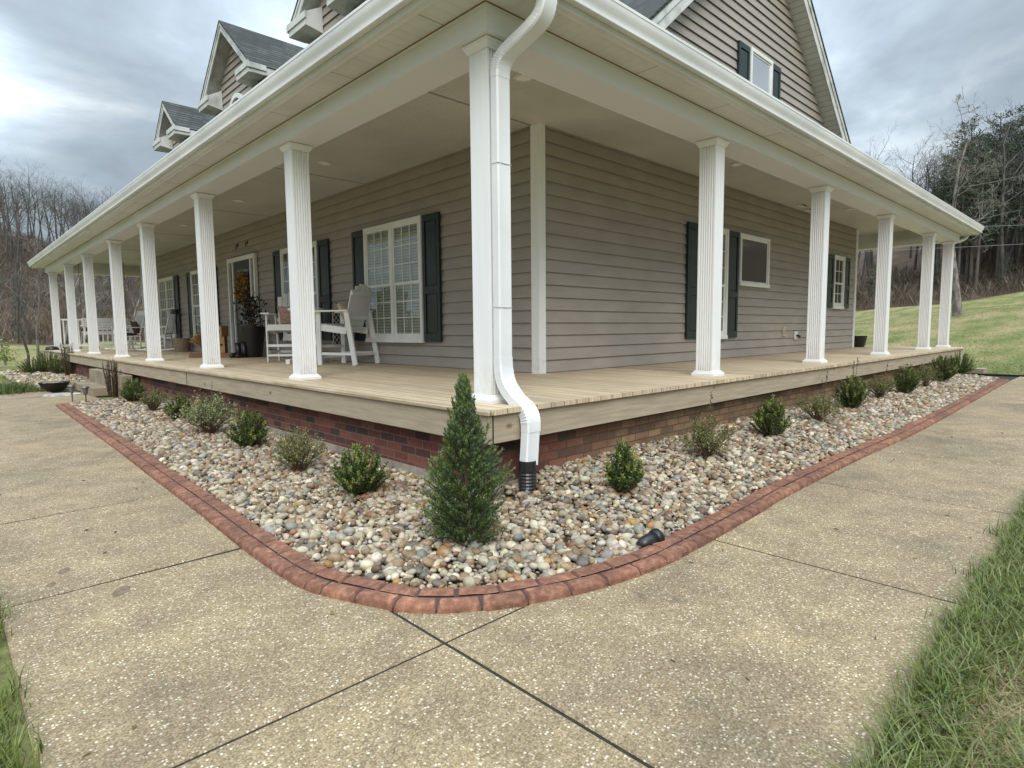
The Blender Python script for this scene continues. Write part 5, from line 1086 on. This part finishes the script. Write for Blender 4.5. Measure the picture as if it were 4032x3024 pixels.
def plant_tree(protos, name, label, cat, group, x, y, sc, rz, z=None):
    o = copy_tree(rnd.choice(protos)); o.location = (x, y, float(gz(x, y)) if z is None else z); o.rotation_euler = (0, 0, rz); o.scale = (sc, sc, sc * rnd.uniform(.9, 1.12)); tag(o, label, cat, group); o.name = name; return o
def proto(tr, cr, m, name, extra=None):
    o = tr.build(name, m, None, recalc=False, smooth=True); c = cr.build('crown', m, o, recalc=False)
    if extra: extra(o)
    return o
protoF = [proto(*bare(s_, 13, .20, lv=3, clear=.45, nb=(11, 6, 5), sides=(6, 3, 3, 3)), 'grey_bark', 'bare_tree') for s_ in (1, 2, 3, 4)]
def bud(o):
    n = 420; P = nrg.normal(0, 1, (n, 3)) * [1.7, 1.7, 2.6] + [0, 0, 9.5]; leaves('foliage', o, 'leaf', P, nrg.normal(0, 1, (n, 3)), .15, .08, mixcol([(.20, .23, .08), (.25, .26, .11), (.16, .18, .07)], n))
protoB = [proto(*bare(s_, 13, .17, lv=3, clear=.4, nb=(10, 6, 4), sides=(6, 3, 3, 3)), 'grey_bark', 'budding_tree', bud) for s_ in (8, 9)]
def pine(seed):
    r_ = random.Random(seed); tr = MB(); tr.tube([(0, 0, -.3), (.1, 0, 7), (.05, .1, 14.5)], [.2, .13, .03], 6, False); P = []; D = []; C = []; br = MB()
    for k in range(46):
        z = 4.5 + 9.8 * (k / 46) ** .9; a = r_.uniform(0, 6.283); L = (1.0 + 2.4 * (1 - (z - 4.5) / 10.5)) * r_.uniform(.6, 1.15); e = Vector((math.cos(a) * L, math.sin(a) * L, z + L * r_.uniform(.1, .45))); br.tube([(0, 0, z), e], [.035, .012], 3, False)
        for q in range(int(62 * L / 2)):
            f_ = r_.uniform(.35, 1.05); c = Vector((0, 0, z)).lerp(e, f_); P.append(np.array(c) + nrg.normal(0, .15, 3) * [1, 1, .6]); D.append(nrg.normal(0, 1, 3) + [0, 0, .5]); C.append(r_.choice([(.045, .066, .036), (.055, .080, .038), (.034, .050, .028), (.07, .085, .045)]))
    o = tr.build('pine_tree', 'bark', None, recalc=False, smooth=True); br.build('branches', 'bark', o, recalc=False); n = len(P); leaves('crown', o, 'needle', P, D, nrg.uniform(.22, .42, n), .085, np.array(C) * nrg.uniform(.7, 1.3, (n, 1))); return o
protoP = [pine(s_) for s_ in (21, 22, 23)]
# left wooded hillside
for k in range(120):
    t_ = rnd.random() ** .38; y = 84 + 78 * t_; x = rnd.uniform(-9, 17 + .17 * y)
    g_ = protoB if (rnd.random() < .42) else protoF
    plant_tree(g_, 'budding_tree' if g_ is protoB else 'bare_tree', 'pale budding tree on the wooded hill left of the house' if g_ is protoB else 'bare grey tree on the wooded hill left of the house', 'tree', 'budding trees on the left hill' if g_ is protoB else 'bare trees on the left hill', x, y, rnd.uniform(.7, 1.05), rnd.uniform(0, 6))
for k in range(48):
    x = -8 + 56 * (k + rnd.random()) / 48; y = 157 + rnd.uniform(-4, 7); g_ = protoB if rnd.random() < .5 else protoF
    plant_tree(g_, 'ridge_tree', 'budding tree standing on the left ridge line' if g_ is protoB else 'bare tree standing on the left ridge line', 'tree', 'budding trees along the left ridge' if g_ is protoB else 'bare trees along the left ridge', x, y, rnd.uniform(.75, 1.05), rnd.uniform(0, 6))
def brush(n, fx, fy, hh, name, label, cols):
    P = []; D = []; C = []
    for k in range(n):
        x, y = fx(), fy(); z = float(gz(x, y)); h_ = hh * rnd.uniform(.5, 1.2)
        for j in range(9): P.append((x + rnd.gauss(0, .35), y + rnd.gauss(0, .35), z + rnd.uniform(-.1, .35) * h_)); D.append((rnd.gauss(0, .45), rnd.gauss(0, .45), 1)); C.append(rnd.choice(cols))
    n2 = len(P); return tag(leaves(name, None, 'leaf', P, D, nrg.uniform(.5, 1.1, n2) * hh, .05 * hh ** .5, np.array(C) * nrg.uniform(.6, 1.4, (n2, 1)), 0), label, 'undergrowth', kind='stuff')
brush(5200, lambda: rnd.uniform(-9, 45), lambda: 80 + 74 * rnd.random(), 2.0, 'undergrowth', 'reddish brown brush covering the left hillside', [(.15, .095, .07), (.12, .085, .065), (.17, .12, .085), (.10, .085, .06), (.09, .09, .05)])
brush(900, lambda: rnd.uniform(57, 75), lambda: rnd.uniform(-12, 32), 1.5, 'undergrowth', 'brown brush along the foot of the right woods', [(.11, .08, .055), (.085, .065, .05), (.07, .075, .035), (.13, .10, .07)])
# row of young bare trees left of the porch
sap = [proto(*bare(s_, 6.2, .075, lv=3, clear=.28, nb=(9, 6, 4), sides=(6, 4, 3, 3), wig=.09), 'pale_bark' if s_ % 2 else 'grey_bark', 'young_bare_tree') for s_ in (31, 32, 33)]
for k, (x, y, s_, lb) in enumerate(((-2.3, 24.5, .9, 'young bare tree nearest the left picture edge'), (-1.0, 26.0, 1.0, 'young bare tree second from the left picture edge'), (-.55, 27.6, .85, 'thin young bare tree between two stouter ones left of the porch'), (.05, 26.6, .95, 'young bare tree left of the yellow green bush'), (.55, 28.5, 1.05, 'young bare tree just left of the far porch corner'), (1.5, 30, 1.15, 'young bare tree seen past the far porch column'), (3.4, 33, 1.2, 'young bare tree seen above the porch swing'), (5.2, 36, 1.25, 'young bare tree seen behind the rocking chairs'))):
    plant_tree(sap, 'young_bare_tree', lb, 'tree', None, x, y, s_ * .72, rnd.uniform(0, 6))
for k in range(16):
    y = rnd.uniform(44, 80); x = rnd.uniform(-6, 18) * y / 70 + 1; plant_tree(protoF, 'field_edge_tree', 'bare tree along the far edge of the left field', 'tree', 'bare trees at the field edge', x, y if y > 70 else 76 + rnd.random() * 6, rnd.uniform(.4, .65), rnd.uniform(0, 6))
# right woods
for k in range(95):
    x = 61 + 36 * rnd.random(); y = rnd.uniform(-9, 33) * x / 75 + 1.5; plant_tree(protoF, 'woodland_tree', 'bare trunk in the dark woods right of the house', 'tree', 'bare trees in the right woods', x, y, rnd.uniform(.65, .95), rnd.uniform(0, 6))
for k in range(62):
    x = 62 + 26 * rnd.random() ** 1.3; y = rnd.uniform(-1, 12.8) * x / 75; plant_tree(protoP, 'pine_tree', 'dark pine in the woods right of the house', 'pine', 'pines in the right woods', x, y, rnd.uniform(.62, .88), rnd.uniform(0, 6))
for k in range(14):
    x = 60 + 4 * rnd.random(); y = rnd.uniform(-5, 16); s_ = rnd.uniform(.18, .3); plant_tree(protoP, 'young_pine', 'small young pine at the foot of the right woods', 'pine', 'young pines at the wood edge', x, y, s_, rnd.uniform(0, 6))
for o in protoF + protoB + protoP + sap:      # the source trees become members of the woods themselves
    pass
for i, o in enumerate(protoF): o.location = (-3 + 9 * i, 101 + 5 * i, float(gz(-3 + 9 * i, 101 + 5 * i))); tag(o, 'bare grey tree on the wooded hill left of the house', 'tree', 'bare trees on the left hill')
for i, o in enumerate(protoB): o.location = (4 + 12 * i, 118 + 6 * i, float(gz(4 + 12 * i, 118 + 6 * i))); tag(o, 'pale budding tree on the wooded hill left of the house', 'tree', 'budding trees on the left hill')
for i, o in enumerate(protoP): o.location = (72 + 4 * i, 5 + 3 * i, float(gz(72 + 4 * i, 5 + 3 * i))); tag(o, 'dark pine in the woods right of the house', 'pine', 'pines in the right woods')
for i, (o, (x, y), lb) in enumerate(zip(sap, ((2.4, 31.5), (4.4, 34.5), (-3.1, 27)), ('young bare tree seen between the last two porch columns', 'young bare tree seen behind the back of the swing', 'young bare tree standing farthest left in the field'))): o.location = (x, y, float(gz(x, y))); tag(o, lb, 'tree'); o.scale = (.75, .75, .75)
# old bare tree on the lawn
bg_ = math.atan2(.2119, 1.2338); hx, hy = CAM.x + 38 * math.cos(bg_), CAM.y + 38 * math.sin(bg_)
tr, cr = bare(77, 9.2, .25, (-.13, .14), 4, .34, .85, (9, 7, 6, 4), (9, 6, 4, 3), .075, .3, .62)
ho = proto(tr, cr, 'pale_bark', 'old_bare_tree'); ho.location = (hx, hy, float(gz(hx, hy))); ho.rotation_euler = (0, 0, 0); tag(ho, 'old leaning bare tree with pale bark on the right lawn', 'tree')
# overhead lines
def dirpt(px_, py_, dist):
    d_ = fw + rt2 * ((px_ - 2016) / 2366.5) - up2 * ((py_ - 1512) / 2366.5); return CAM + d_ * dist
for (a, b2, lb) in (((3350, 890, 44), (4300, 850, 30), 'upper thin overhead cable crossing before the right woods'), ((3300, 975, 44), (4300, 922, 30), 'lower thin overhead cable crossing before the right woods')):
    p0, p1 = dirpt(*a), dirpt(*b2); d_ = (p1 - p0); p0 = p0 - d_ * 2; p1 = p1 + d_ * 1.5; m_ = [p0.lerp(p1, q) - Vector((0, 0, .9 * 4 * q * (1 - q) * .4)) for q in np.linspace(0, 1, 15)]; b_ = MB(); b_.tube(m_, .012, 5); tag(b_.build('overhead_cable', 'cable'), lb, 'cable')
